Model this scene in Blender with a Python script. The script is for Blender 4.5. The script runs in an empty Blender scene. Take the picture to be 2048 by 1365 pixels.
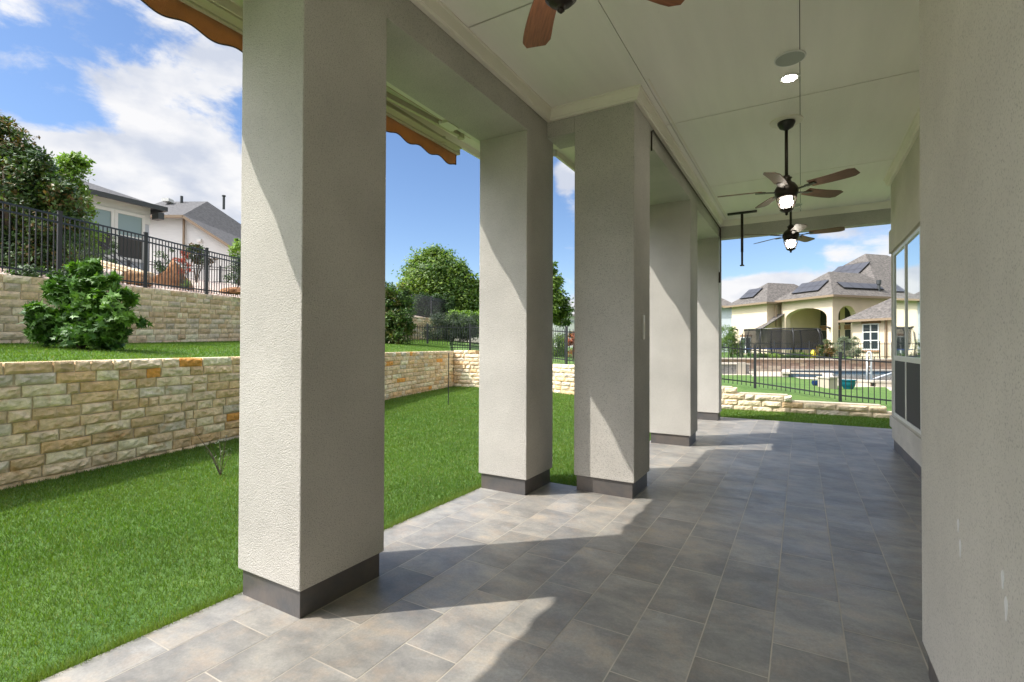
import bpy, math, random
import numpy as np
from mathutils import Vector, Matrix, noise
R = math.radians
C = bpy.context.scene.collection
SC = bpy.context.scene
rng = np.random.default_rng(7)

# ------------------------------------------------------------------ camera
EYE = 1.431
F = 990.86 / 2048.0
YAW, PITCH, ROLL = 0.52813, 0.0099767, 0.0031206
_f = Vector((-math.sin(YAW)*math.cos(PITCH), math.cos(YAW)*math.cos(PITCH), math.sin(PITCH)))
_r0 = Vector((math.cos(YAW), math.sin(YAW), 0)); _u0 = _r0.cross(_f)
_r = _r0*math.cos(ROLL) + _u0*math.sin(ROLL); _u = -_r0*math.sin(ROLL) + _u0*math.cos(ROLL)
cd = bpy.data.cameras.new('camera'); cam = bpy.data.objects.new('camera', cd); C.objects.link(cam)
cd.sensor_width = 36; cd.lens = 36*F; cd.clip_start = .05; cd.clip_end = 3000
cam.matrix_world = Matrix(((_r.x, _u.x, -_f.x, 0), (_r.y, _u.y, -_f.y, 0), (_r.z, _u.z, -_f.z, EYE), (0, 0, 0, 1)))
SC.camera = cam
SC.render.resolution_x, SC.render.resolution_y = 1024, 682

def bearing(px, d):                       # a place on the ground at a bearing and distance from the photographer
    k = (px-1024)/990.86
    fx, fy, rx, ry = -math.sin(YAW), math.cos(YAW), math.cos(YAW), math.sin(YAW)
    return (fx+rx*k)*d, (fy+ry*k)*d
def level(py, d, px=1024):                # height of something seen at that elevation and distance
    return EYE + (692.4 + (px-1024)*.0031 - py)*d/990.86

# ------------------------------------------------------------------ world and sun
SUN_AZ, SUN_EL = 48.7, 51.3
W = bpy.data.worlds.new('World'); SC.world = W; W.use_nodes = True
nt = W.node_tree; N = nt.nodes; L = nt.links; N.clear()
def nd(t, **k):
    n = N.new(t)
    for a, b in k.items(): setattr(n, a, b)
    return n
out = nd('ShaderNodeOutputWorld'); bg = nd('ShaderNodeBackground'); L.new(bg.outputs[0], out.inputs[0])
sky = nd('ShaderNodeTexSky', sky_type='NISHITA', sun_disc=False)
sky.sun_elevation = R(SUN_EL); sky.sun_rotation = R(180+SUN_AZ); sky.air_density = 1.0; sky.dust_density = .35; sky.ozone_density = 2.2
bg.inputs[1].default_value = .15
geo = nd('ShaderNodeTexCoord')
def vm(op, a, b=None):
    n = nd('ShaderNodeVectorMath', operation=op)
    for i, v in enumerate((a, b)):
        if v is None: continue
        if hasattr(v, 'links'): L.new(v, n.inputs[i])
        else: n.inputs[i].default_value = v
    return n
def ma(op, a, b=None, c=None, clamp=False):
    n = nd('ShaderNodeMath', operation=op); n.use_clamp = clamp
    for i, v in enumerate((a, b, c)):
        if v is None: continue
        if hasattr(v, 'links'): L.new(v, n.inputs[i])
        else: n.inputs[i].default_value = v
    return n.outputs[0]
dirv = vm('NORMALIZE', geo.outputs['Generated']).outputs[0]
nz = nd('ShaderNodeTexNoise'); nz.inputs['Scale'].default_value = 7.0; nz.inputs['Detail'].default_value = 12; nz.inputs['Roughness'].default_value = .60; nz.inputs['Distortion'].default_value = .25
st = vm('MULTIPLY', dirv, (1, 1, 1.9)).outputs[0]; L.new(st, nz.inputs['Vector'])
acc = ma('SUBTRACT', nz.outputs['Fac'], .5); acc = ma('MULTIPLY', acc, 2.1)
def skydir(px, py):
    v = _f + _r*((px-1024)/990.86) - _u*((py-682.5)/990.86); return v.normalized()
BL = [(350, 365, .25, .095, 1.0), (130, 335, .12, .045, .8), (120, 120, .20, .12, .25), (390, 150, .14, .12, .30), (60, 20, .12, .08, -.16), (170, 240, .12, .03, -.30), (270, 110, .05, .08, -.10), (20, 240, .12, .05, -.2), (330, 225, .05, .03, -.12),
      (860, 330, .22, .28, -.75), (1010, 200, .2, .2, -.4), (888, 337, .02, .012, .95), (1130, 350, .03, .045, .45), (1150, 625, .045, .04, .6), (1080, 480, .05, .09, -.4),
      (1480, 600, .16, .045, .85), (1600, 575, .10, .03, .6), (1730, 490, .12, .055, .52), (1620, 520, .05, .02, .15), (1520, 510, .10, .045, -.55), (1680, 425, .2, .03, -.1)]
for px, py, rx, ry, amp in BL:
    c = skydir(px, py)
    d0 = vm('SUBTRACT', dirv, tuple(c)).outputs[0]
    d1 = vm('MULTIPLY', d0, (1/rx, 1/rx, 1/ry)).outputs[0]
    ln = vm('LENGTH', d1).outputs['Value']
    mr = nd('ShaderNodeMapRange', interpolation_type='SMOOTHSTEP'); L.new(ln, mr.inputs[0])
    mr.inputs[1].default_value = 1.35; mr.inputs[2].default_value = .1; mr.inputs[3].default_value = 0; mr.inputs[4].default_value = amp
    acc = ma('ADD', acc, mr.outputs[0])
cm = nd('ShaderNodeMapRange', interpolation_type='SMOOTHSTEP'); 
bk = nd('ShaderNodeVectorMath', operation='DOT_PRODUCT'); L.new(dirv, bk.inputs[0]); bk.inputs[1].default_value = tuple(_f)
bm_ = nd('ShaderNodeMapRange', interpolation_type='SMOOTHSTEP'); L.new(bk.outputs['Value'], bm_.inputs[0])
bm_.inputs[1].default_value = .50; bm_.inputs[2].default_value = .1; bm_.inputs[3].default_value = 0; bm_.inputs[4].default_value = .62  # extra clouds added overhead and behind the camera, out of view, as fill light
L.new(ma('ADD', acc, bm_.outputs[0]), cm.inputs[0])
cm.inputs[1].default_value = .06; cm.inputs[2].default_value = .46; cm.inputs[3].default_value = 0; cm.inputs[4].default_value = 1
nz2 = nd('ShaderNodeTexNoise'); nz2.inputs['Scale'].default_value = 9; nz2.inputs['Detail'].default_value = 6
L.new(vm('ADD', st, (.3, .2, -.05)).outputs[0], nz2.inputs['Vector'])
cr = nd('ShaderNodeValToRGB'); L.new(nz2.outputs['Fac'], cr.inputs[0])
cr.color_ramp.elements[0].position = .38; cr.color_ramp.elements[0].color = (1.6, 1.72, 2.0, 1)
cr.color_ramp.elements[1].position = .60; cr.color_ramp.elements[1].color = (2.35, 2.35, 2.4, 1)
hs = nd('ShaderNodeHueSaturation'); L.new(sky.outputs[0], hs.inputs['Color']); hs.inputs['Saturation'].default_value = 1.06; hs.inputs['Value'].default_value = .44
hs2 = vm('MULTIPLY', hs.outputs[0], (.92, .93, 1.0))
mix = nd('ShaderNodeMix', data_type='RGBA'); L.new(cm.outputs[0], mix.inputs[0]); L.new(hs2.outputs[0], mix.inputs[6])
# unseen clouds nearer the sun are boosted to add fill light
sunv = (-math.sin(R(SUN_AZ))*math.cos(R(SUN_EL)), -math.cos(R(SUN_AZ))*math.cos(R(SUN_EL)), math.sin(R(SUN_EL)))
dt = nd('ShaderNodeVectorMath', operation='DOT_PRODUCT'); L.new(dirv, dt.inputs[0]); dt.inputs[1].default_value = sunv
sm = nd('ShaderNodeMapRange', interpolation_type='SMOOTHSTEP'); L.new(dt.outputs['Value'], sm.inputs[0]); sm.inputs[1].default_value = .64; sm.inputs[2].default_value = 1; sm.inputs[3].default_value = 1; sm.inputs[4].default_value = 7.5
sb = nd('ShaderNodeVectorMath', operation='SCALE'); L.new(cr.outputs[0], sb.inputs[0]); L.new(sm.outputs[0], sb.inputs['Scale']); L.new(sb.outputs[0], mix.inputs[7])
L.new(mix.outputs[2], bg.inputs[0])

sd = bpy.data.lights.new('sun', 'SUN'); so = bpy.data.objects.new('sun', sd); C.objects.link(so)
sd.energy = 2.0; sd.angle = R(.5); sd.color = (1, .955, .88)
tv = Vector((math.sin(R(SUN_AZ))*math.cos(R(SUN_EL)), math.cos(R(SUN_AZ))*math.cos(R(SUN_EL)), -math.sin(R(SUN_EL))))
so.rotation_euler = tv.to_track_quat('-Z', 'Y').to_euler(); so.location = (-20, -20, 30)
SC.view_settings.view_transform = 'Standard'; SC.view_settings.look = 'None'; SC.view_settings.exposure = 1.45; SC.view_settings.gamma = 1
SC.cycles.max_bounces = 10; SC.cycles.diffuse_bounces = 6; SC.cycles.transparent_max_bounces = 16

# ------------------------------------------------------------------ materials
def mat(name, col, rough=.8, bump=0, bscale=50, var=.0, vscale=3, metal=0, spec=.5, attr=None, det=6, bdist=.01, col2=None, stretch=None, trans=0, emit=None, estr=0, bump2=None):
    m = bpy.data.materials.new(name); m.use_nodes = True
    t = m.node_tree; n = t.nodes; l = t.links; b = n['Principled BSDF']
    b.inputs['Roughness'].default_value = rough; b.inputs['Metallic'].default_value = metal; b.inputs['Specular IOR Level'].default_value = spec
    tc = n.new('ShaderNodeTexCoord'); vec = tc.outputs['Object']
    if stretch:
        mp = n.new('ShaderNodeMapping'); mp.inputs['Scale'].default_value = stretch; l.new(vec, mp.inputs[0]); vec = mp.outputs[0]
    src = None
    if attr:
        a = n.new('ShaderNodeAttribute'); a.attribute_name = attr; src = a.outputs['Color']
    if var:
        nn = n.new('ShaderNodeTexNoise'); nn.inputs['Scale'].default_value = vscale; nn.inputs['Detail'].default_value = det; nn.inputs['Roughness'].default_value = .6; l.new(vec, nn.inputs['Vector'])
        rp = n.new('ShaderNodeMapRange'); l.new(nn.outputs['Fac'], rp.inputs[0]); rp.inputs[1].default_value = .32; rp.inputs[2].default_value = .68
        if col2 is None:
            rp.inputs[3].default_value = 1-var; rp.inputs[4].default_value = 1+var
            vmn = n.new('ShaderNodeVectorMath'); vmn.operation = 'SCALE'
            if src is None: vmn.inputs[0].default_value = col[:3]
            else: l.new(src, vmn.inputs[0])
            l.new(rp.outputs[0], vmn.inputs['Scale']); src = vmn.outputs[0]
        else:
            rp.inputs[3].default_value = 0; rp.inputs[4].default_value = var
            mx = n.new('ShaderNodeMix'); mx.data_type = 'RGBA'; l.new(rp.outputs[0], mx.inputs[0])
            if src is None: mx.inputs[6].default_value = (*col, 1)
            else: l.new(src, mx.inputs[6])
            mx.inputs[7].default_value = (*col2, 1); src = mx.outputs[2]
    if src is None: b.inputs['Base Color'].default_value = (*col, 1)
    else: l.new(src, b.inputs['Base Color'])
    if bump:
        bn = n.new('ShaderNodeTexNoise'); bn.inputs['Scale'].default_value = bscale; bn.inputs['Detail'].default_value = 3; l.new(vec, bn.inputs['Vector'])
        bp = n.new('ShaderNodeBump'); bp.inputs['Strength'].default_value = bump; bp.inputs['Distance'].default_value = bdist
        l.new(bn.outputs['Fac'], bp.inputs['Height']); l.new(bp.outputs[0], b.inputs['Normal'])
    if emit: b.inputs['Emission Color'].default_value = (*emit, 1); b.inputs['Emission Strength'].default_value = estr
    if trans:
        tr = n.new('ShaderNodeBsdfTranslucent'); ms = n.new('ShaderNodeMixShader'); ms.inputs[0].default_value = trans
        if src is not None:
            vmn = n.new('ShaderNodeVectorMath'); vmn.operation = 'MULTIPLY'; l.new(src, vmn.inputs[0]); vmn.inputs[1].default_value = (1.5, 1.6, .6); l.new(vmn.outputs[0], tr.inputs[0])
        else: tr.inputs[0].default_value = (*col, 1)
        l.new(b.outputs[0], ms.inputs[1]); l.new(tr.outputs[0], ms.inputs[2]); l.new(ms.outputs[0], n['Material Output'].inputs[0])
    return m

def stucco_mat(name, col, scale=1.0, bump=1.0, pit=.56):
    m = bpy.data.materials.new(name); m.use_nodes = True
    t = m.node_tree; n = t.nodes; l = t.links; b = n['Principled BSDF']; b.inputs['Roughness'].default_value = .9; b.inputs['Specular IOR Level'].default_value = .25
    tc = n.new('ShaderNodeTexCoord'); vec = tc.outputs['Object']
    def noi(s, d, r=.55):
        x = n.new('ShaderNodeTexNoise'); x.inputs['Scale'].default_value = s; x.inputs['Detail'].default_value = d; x.inputs['Roughness'].default_value = r; l.new(vec, x.inputs['Vector']); return x.outputs['Fac']
    fine = noi(175*scale, 2); mid = noi(105*scale, 2); big = noi(1.7, 5); drip = noi(.8, 3)
    r1 = n.new('ShaderNodeMapRange'); l.new(fine, r1.inputs[0]); r1.inputs[1].default_value = .33; r1.inputs[2].default_value = .45; r1.inputs[3].default_value = pit; r1.inputs[4].default_value = 1.0
    r2 = n.new('ShaderNodeMapRange'); l.new(big, r2.inputs[0]); r2.inputs[1].default_value = .3; r2.inputs[2].default_value = .7; r2.inputs[3].default_value = .87; r2.inputs[4].default_value = 1.06
    mu = n.new('ShaderNodeMath'); mu.operation = 'MULTIPLY'; l.new(r1.outputs[0], mu.inputs[0]); l.new(r2.outputs[0], mu.inputs[1])
    sc = n.new('ShaderNodeVectorMath'); sc.operation = 'SCALE'; sc.inputs[0].default_value = col; l.new(mu.outputs[0], sc.inputs['Scale']); l.new(sc.outputs[0], b.inputs['Base Color'])
    ad = n.new('ShaderNodeMath'); ad.operation = 'ADD'; l.new(fine, ad.inputs[0]); l.new(mid, ad.inputs[1])
    bp = n.new('ShaderNodeBump'); bp.inputs['Strength'].default_value = bump; bp.inputs['Distance'].default_value = .004; l.new(ad.outputs[0], bp.inputs['Height']); l.new(bp.outputs[0], b.inputs['Normal'])
    return m

M = {}
M['stucco'] = stucco_mat('stucco', (.53, .50, .455))
M['stucco_smooth'] = stucco_mat('stucco_smooth', (.62, .58, .51), .8, .45, .74)
M['trim'] = mat('painted_trim', (.82, .77, .66), .55, .15, 60, .04, 2)
M['ceil'] = mat('ceiling_board', (.89, .85, .775), .5, .6, 30, .03, 1.2, stretch=(5, .45, 1), bdist=.005)
M['seam'] = mat('seam_dark', (.09, .08, .065), .9)
M['plinth'] = mat('plinth_tile', (.075, .075, .078), .36, .2, 30, .7, 4.5, col2=(.16, .128, .105))
M['black'] = mat('black_metal', (.018, .017, .016), .4, 0, metal=0, spec=.5)
M['bronze'] = mat('bronze_metal', (.035, .026, .02), .38, metal=.6)
M['fence'] = mat('fence_metal', (.022, .024, .027), .42)
M['wood'] = mat('blade_wood', (.25, .095, .042), .42, .1, 8, .3, 7, stretch=(1, 12, 1))
M['dullwood'] = mat('blade_wood_grey', (.16, .085, .05), .5, .1, 8, .3, 7, stretch=(1, 12, 1))
M['lamp'] = mat('lamp_glass', (.9, .9, .85), .2, emit=(1, .93, .8), estr=16)
M['downlight'] = mat('downlight_glow', (.9, .9, .85), .3, emit=(1, .96, .86), estr=70)
M['speaker'] = mat('speaker_grille', (.42, .44, .40), .6, .5, 300, .03, 3)
M['awn_metal'] = mat('awning_metal', (.74, .72, .60), .4)
M['awn_olive'] = mat('awning_metal_olive', (.52, .50, .31), .45)  # olive tone for the front bar, cover and folding arms
M['awn_cloth'] = mat('awning_cloth', (.42, .215, .10), .85, .3, 200, .12, 6, trans=.25)
M['awn_hem'] = mat('awning_hem', (.09, .07, .065), .8)
M['plastic'] = mat('white_plastic', (.74, .73, .70), .35)
M['glass'] = mat('window_glass', (.03, .04, .045), .03, spec=1.0)
M['glassup'] = mat('coated_window_glass', (.72, .80, .80), .02, metal=1)
M['screen'] = mat('insect_screen', (.055, .052, .048), .75, .1, 400)
M['winframe'] = mat('window_frame_white', (.72, .71, .67), .4)
M['soil'] = mat('soil', (.10, .12, .035), .95, .5, 40, .5, 6, col2=(.05, .11, .02))
M['lawn'] = mat('lawn_base', (.05, .12, .018), .9, .6, 60, .7, 1.3, col2=(.105, .18, .03), bdist=.02)
M['blade'] = mat('grass_blade', (.07, .2, .03), .6, attr='Col', trans=.35, var=.40, vscale=.55, col2=(.18, .245, .04))
M['fargrass'] = mat('far_grass', (.065, .145, .022), .9, .8, 25, .8, .9, col2=(.13, .21, .04), bdist=.05)
M['gravel'] = mat('gravel', (.44, .33, .27), .9, 1.0, 16, .8, 14, col2=(.62, .53, .46), bdist=.05)
M['pebble'] = mat('pebble', (.5, .4, .33), .85, attr='Col')
M['mortar'] = mat('mortar', (.54, .46, .35), .95, .5, 60, .2, 8)
def stone_mat(name, rust=.5):
    m = mat(name, (.5, .45, .33), .9, .9, 26, .22, 9, attr='Col', bdist=.012, det=8)
    t = m.node_tree; n = t.nodes; l = t.links; b = n['Principled BSDF']; prev = b.inputs['Base Color'].links[0].from_socket
    x = n.new('ShaderNodeTexNoise'); x.inputs['Scale'].default_value = 4.3; x.inputs['Detail'].default_value = 7; x.inputs['Distortion'].default_value = 1.2
    tc = n.new('ShaderNodeTexCoord'); l.new(tc.outputs['Object'], x.inputs['Vector'])
    mr = n.new('ShaderNodeMapRange'); l.new(x.outputs['Fac'], mr.inputs[0]); mr.inputs[1].default_value = .56; mr.inputs[2].default_value = .74; mr.inputs[3].default_value = 0; mr.inputs[4].default_value = rust
    mx = n.new('ShaderNodeMix'); mx.data_type = 'RGBA'; l.new(mr.outputs[0], mx.inputs[0]); l.new(prev, mx.inputs[6]); mx.inputs[7].default_value = (.50, .29, .11, 1); l.new(mx.outputs[2], b.inputs['Base Color'])
    return m
M['stone'] = stone_mat('limestone', .65)
M['stone2'] = stone_mat('limestone_pale', .35)
M['leaf'] = mat('leaf', (.05, .12, .02), .5, attr='Col', trans=.3)
M['leafgloss'] = mat('leaf_glossy', (.05, .12, .02), .52, attr='Col', trans=.18)
M['bark'] = mat('bark', (.13, .10, .075), .9, .8, 30, .3, 12)
M['shingle'] = mat('roof_shingle', (.055, .05, .045), .9, .9, 14, 1.0, 5.5, col2=(.175, .155, .138), stretch=(1, 1, 2.2), bdist=.03, det=3)
M['shingle_dark'] = mat('roof_shingle_dark', (.07, .068, .07), .9, .7, 14, .8, 7, col2=(.14, .135, .135), bdist=.03)
M['cream'] = mat('cream_wall', (.70, .575, .42), .9, .3, 30, .05, 1)
M['white_wall'] = mat('white_wall', (.66, .66, .64), .9, .3, 14, .04, 2, stretch=(1, 1, 6))
M['grey_wall'] = mat('grey_wall', (.47, .50, .54), .9, .2, 20, .04, 2)
M['gutter'] = mat('gutter_brown', (.25, .18, .115), .6)
M['darktrim'] = mat('dark_trim', (.045, .05, .052), .5)
M['brick'] = mat('brown_band', (.30, .17, .085), .85, .4, 20, .2, 8)
M['solar'] = mat('solar_cell', (.075, .075, .082), .4, spec=.5)
M['blind'] = mat('window_blind', (.23, .32, .33), .35, .3, 6, .03, 2, stretch=(.1, .1, 60), spec=.8)
M['boulder'] = mat('boulder', (.36, .17, .07), .9, .9, 9, .5, 2.5, col2=(.16, .08, .045), bdist=.05)
M['boulder2'] = mat('boulder_tan', (.46, .28, .14), .9, .9, 9, .5, 2.5, col2=(.33, .16, .07), bdist=.05)
M['deck'] = mat('pool_deck', (.44, .38, .30), .85, .2, 20, .08, 1.5)
M['coping'] = mat('pool_coping', (.46, .41, .34), .8, .2, 20, .08, 3)
M['water'] = mat('pool_water', (.10, .15, .17), .08, .25, 5, .1, 3, bdist=.02)
M['pooltile'] = mat('pool_tile', (.045, .08, .12), .3, 0, 0, .4, 12)
M['spastone'] = mat('spa_stone', (.13, .13, .14), .8, .8, 12, 1.0, 6, col2=(.36, .34, .31), stretch=(1, 1, 4), bdist=.03)
M['teal'] = mat('teal_glaze', (.006, .115, .15), .2)
M['navy'] = mat('navy_glaze', (.01, .03, .12), .2)
M['net'] = mat('trampoline_net', (.005, .005, .006), .8)
M['whitepipe'] = mat('white_pipe', (.75, .76, .78), .3)
M['yellow'] = mat('yellow_plastic', (.7, .5, .03), .4)
# net: see-through mesh
t = M['net'].node_tree; tn = t.nodes.new('ShaderNodeBsdfTransparent'); ms = t.nodes.new('ShaderNodeMixShader'); ms.inputs[0].default_value = .66
t.links.new(t.nodes['Principled BSDF'].outputs[0], ms.inputs[2]); t.links.new(tn.outputs[0], ms.inputs[1]); t.links.new(ms.outputs[0], t.nodes['Material Output'].inputs[0])

def tile_mat():
    m = bpy.data.materials.new('floor_tile'); m.use_nodes = True; t = m.node_tree; n = t.nodes; l = t.links; b = n['Principled BSDF']
    tc = n.new('ShaderNodeTexCoord'); at = n.new('ShaderNodeAttribute'); at.attribute_name = 'Col'
    ofs = n.new('ShaderNodeVectorMath'); ofs.operation = 'SCALE'; l.new(at.outputs['Color'], ofs.inputs[0]); ofs.inputs['Scale'].default_value = 37
    ad = n.new('ShaderNodeVectorMath'); ad.operation = 'ADD'; l.new(tc.outputs['Object'], ad.inputs[0]); l.new(ofs.outputs[0], ad.inputs[1])
    def noi(s, d, v=ad.outputs[0], r=.6, ds=0):
        x = n.new('ShaderNodeTexNoise'); x.inputs['Scale'].default_value = s; x.inputs['Detail'].default_value = d; x.inputs['Roughness'].default_value = r; x.inputs['Distortion'].default_value = ds; l.new(v, x.inputs['Vector']); return x.outputs['Fac']
    mp_ = n.new('ShaderNodeMapping'); mp_.inputs['Scale'].default_value = (1, 1.5, 1); l.new(ad.outputs[0], mp_.inputs[0]); a = noi(2.6, 10, mp_.outputs[0], ds=.25, r=.66); c = noi(6.5, 9, ds=.1, r=.7); fg = noi(75, 6, r=.75); mp2 = n.new('ShaderNodeMapping'); mp2.inputs['Scale'].default_value = (1, 1.6, 1); l.new(tc.outputs['Object'], mp2.inputs[0]); s = noi(2.2, 10, mp2.outputs[0], .72, 1.2)
    rp = n.new('ShaderNodeValToRGB'); l.new(a, rp.inputs[0]); e = rp.color_ramp.elements
    e[0].position = .30; e[0].color = (.185, .176, .162, 1); e[1].position = .70; e[1].color = (.42, .355, .28, 1)
    e.new(.45).color = (.24, .23, .212, 1); e.new(.57).color = (.315, .298, .268, 1)
    rp2 = n.new('ShaderNodeMapRange'); l.new(c, rp2.inputs[0]); rp2.inputs[1].default_value = .48; rp2.inputs[2].default_value = .66; rp2.inputs[3].default_value = 0; rp2.inputs[4].default_value = .32
    mx = n.new('ShaderNodeMix'); mx.data_type = 'RGBA'; l.new(rp2.outputs[0], mx.inputs[0]); l.new(rp.outputs[0], mx.inputs[6]); mx.inputs[7].default_value = (.44, .33, .235, 1)
    # whitish mineral bloom on the tiles
    rp3 = n.new('ShaderNodeMapRange'); l.new(s, rp3.inputs[0]); rp3.inputs[1].default_value = .55; rp3.inputs[2].default_value = .70; rp3.inputs[3].default_value = 0; rp3.inputs[4].default_value = .34
    mx2 = n.new('ShaderNodeMix'); mx2.data_type = 'RGBA'; l.new(rp3.outputs[0], mx2.inputs[0]); l.new(mx.outputs[2], mx2.inputs[6]); mx2.inputs[7].default_value = (.48, .475, .46, 1)
    sp = n.new('ShaderNodeSeparateColor'); l.new(at.outputs['Color'], sp.inputs[0])
    mr = n.new('ShaderNodeMapRange'); l.new(sp.outputs[0], mr.inputs[0]); mr.inputs[3].default_value = .78; mr.inputs[4].default_value = 1.06
    fr_ = n.new('ShaderNodeMapRange'); l.new(fg, fr_.inputs[0]); fr_.inputs[1].default_value = .3; fr_.inputs[2].default_value = .7; fr_.inputs[3].default_value = .84; fr_.inputs[4].default_value = 1.14
    fm = n.new('ShaderNodeMath'); fm.operation = 'MULTIPLY'; l.new(mr.outputs[0], fm.inputs[0]); l.new(fr_.outputs[0], fm.inputs[1])
    sc = n.new('ShaderNodeVectorMath'); sc.operation = 'SCALE'; l.new(mx2.outputs[2], sc.inputs[0]); l.new(fm.outputs[0], sc.inputs['Scale']); l.new(sc.outputs[0], b.inputs['Base Color'])
    r = n.new('ShaderNodeMapRange'); l.new(s, r.inputs[0]); r.inputs[1].default_value = .3; r.inputs[2].default_value = .75; r.inputs[3].default_value = .28; r.inputs[4].default_value = .52; l.new(r.outputs[0], b.inputs['Roughness'])
    bp = n.new('ShaderNodeBump'); bp.inputs['Strength'].default_value = .25; bp.inputs['Distance'].default_value = .004; l.new(noi(38, 4), bp.inputs['Height']); l.new(bp.outputs[0], b.inputs['Normal'])
    return m
M['tile'] = tile_mat()
M['grout'] = mat('grout', (.62, .56, .47), .9, .2, 80, .6, 1.1, col2=(.15, .135, .115))

# ------------------------------------------------------------------ mesh helpers
class MB:
    def __init__(s): s.v = []; s.f = []; s.c = []; s.col = None
    def add(s, vs, fs):
        o = len(s.v); s.v += [tuple(p) for p in vs]; s.f += [tuple(i+o for i in f) for f in fs]
        if s.col is not None: s.c += [s.col]*len(fs)
        return s
    def box(s, x0, x1, y0, y1, z0, z1):
        return s.add([(x0, y0, z0), (x1, y0, z0), (x1, y1, z0), (x0, y1, z0), (x0, y0, z1), (x1, y0, z1), (x1, y1, z1), (x0, y1, z1)],
                     [(0, 3, 2, 1), (4, 5, 6, 7), (0, 1, 5, 4), (1, 2, 6, 5), (2, 3, 7, 6), (3, 0, 4, 7)])
    def bar(s, p, q, w, h=None, up=(0, 0, 1)):          # square bar between two points
        h = h or w; p = Vector(p); q = Vector(q); d = (q-p).normalized(); u = Vector(up)
        if abs(d.dot(u)) > .98: u = Vector((1, 0, 0))
        r = d.cross(u).normalized(); u = r.cross(d)
        vs = [e + r*a*w/2 + u*b*h/2 for e in (p, q) for a, b in ((-1, -1), (1, -1), (1, 1), (-1, 1))]
        return s.add(vs, [(3, 2, 1, 0), (4, 5, 6, 7), (0, 1, 5, 4), (1, 2, 6, 5), (2, 3, 7, 6), (3, 0, 4, 7)])
    def tube(s, pts, r, n=8, cap=True):
        pts = [Vector(p) for p in pts]; rs = r if isinstance(r, (list, tuple)) else [r]*len(pts); vs = []; fs = []
        for i, p in enumerate(pts):
            d = (pts[min(i+1, len(pts)-1)]-pts[max(i-1, 0)]).normalized(); u = Vector((0, 0, 1)) if abs(d.z) < .95 else Vector((1, 0, 0))
            a = d.cross(u).normalized(); b = d.cross(a)
            vs += [p + (a*math.cos(k*2*math.pi/n)+b*math.sin(k*2*math.pi/n))*rs[i] for k in range(n)]
        for i in range(len(pts)-1):
            fs += [(i*n+k, i*n+(k+1) % n, (i+1)*n+(k+1) % n, (i+1)*n+k) for k in range(n)]
        if cap: fs += [tuple(range(n-1, -1, -1)), tuple((len(pts)-1)*n+k for k in range(n))]
        return s.add(vs, fs)
    def lathe(s, prof, c=(0, 0), n=24, caps=True):       # profile [(r,z)]
        vs = []; fs = []
        for r, z in prof: vs += [(c[0]+r*math.cos(k*2*math.pi/n), c[1]+r*math.sin(k*2*math.pi/n), z) for k in range(n)]
        for i in range(len(prof)-1): fs += [(i*n+k, i*n+(k+1) % n, (i+1)*n+(k+1) % n, (i+1)*n+k) for k in range(n)]
        if caps: fs += [tuple(range(n-1, -1, -1)), tuple((len(prof)-1)*n+k for k in range(n))]
        return s.add(vs, fs)
    def prism(s, poly, f0, f1):                          # poly 2-D, f0/f1 map (u,v) to 3-D on the two faces
        n = len(poly); s.add([f0(*p) for p in poly]+[f1(*p) for p in poly], [tuple(range(n)), tuple(range(2*n-1, n-1, -1))]+[(i, n+i, n+(i+1) % n, (i+1) % n) for i in range(n)]); return s
    def build(s, name, m, parent=None, smooth=False, bevel=0):
        me = bpy.data.meshes.new(name); me.from_pydata(s.v, [], s.f); me.materials.append(m)
        if s.c and len(s.c) == len(s.f):
            at = me.color_attributes.new('Col', 'FLOAT_COLOR', 'CORNER'); arr = []
            for p in me.polygons: arr += list((*s.c[p.index], 1))*p.loop_total
            at.data.foreach_set('color', arr)
        if smooth: me.polygons.foreach_set('use_smooth', [True]*len(me.polygons))
        me.update(); o = bpy.data.objects.new(name, me); C.objects.link(o)
        if bevel:
            b = o.modifiers.new('bevel', 'BEVEL'); b.width = bevel; b.segments = 2; b.limit_method = 'ANGLE'
        if parent: o.parent = parent
        return o
def npmesh(name, V, Fc, cols, m, parent=None, smooth=False):  # V (n,3), Fc (k,3|4), cols per face
    me = bpy.data.meshes.new(name); k = Fc.shape[1]
    me.vertices.add(len(V)); me.vertices.foreach_set('co', V.astype(np.float32).ravel())
    me.loops.add(Fc.size); me.loops.foreach_set('vertex_index', Fc.astype(np.int32).ravel())
    me.polygons.add(len(Fc)); me.polygons.foreach_set('loop_start', np.arange(0, Fc.size, k, dtype=np.int32))
    me.update(calc_edges=True)
    if cols is not None:
        at = me.color_attributes.new('Col', 'FLOAT_COLOR', 'CORNER'); c = np.ones((len(Fc), k, 4), np.float32); c[:, :, :3] = cols[:, None, :]
        at.data.foreach_set('color', c.ravel())
    me.polygons.foreach_set('use_smooth', [smooth]*len(Fc))
    me.materials.append(m); o = bpy.data.objects.new(name, me); C.objects.link(o)
    if parent: o.parent = parent
    return o
def tag(o, label=None, cat=None, group=None, kind=None):
    if label: o['label'] = label
    if cat: o['category'] = cat
    if group: o['group'] = group
    if kind: o['kind'] = kind
    return o
def thing(name, label, cat, loc=(0, 0, 0), rz=0, group=None):
    o = bpy.data.objects.new(name, None); C.objects.link(o); o.location = loc; o.rotation_euler = (0, 0, rz); o.empty_display_size = .2
    return tag(o, label, cat, group)
def struct(o): o['kind'] = 'structure'; return o

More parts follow.
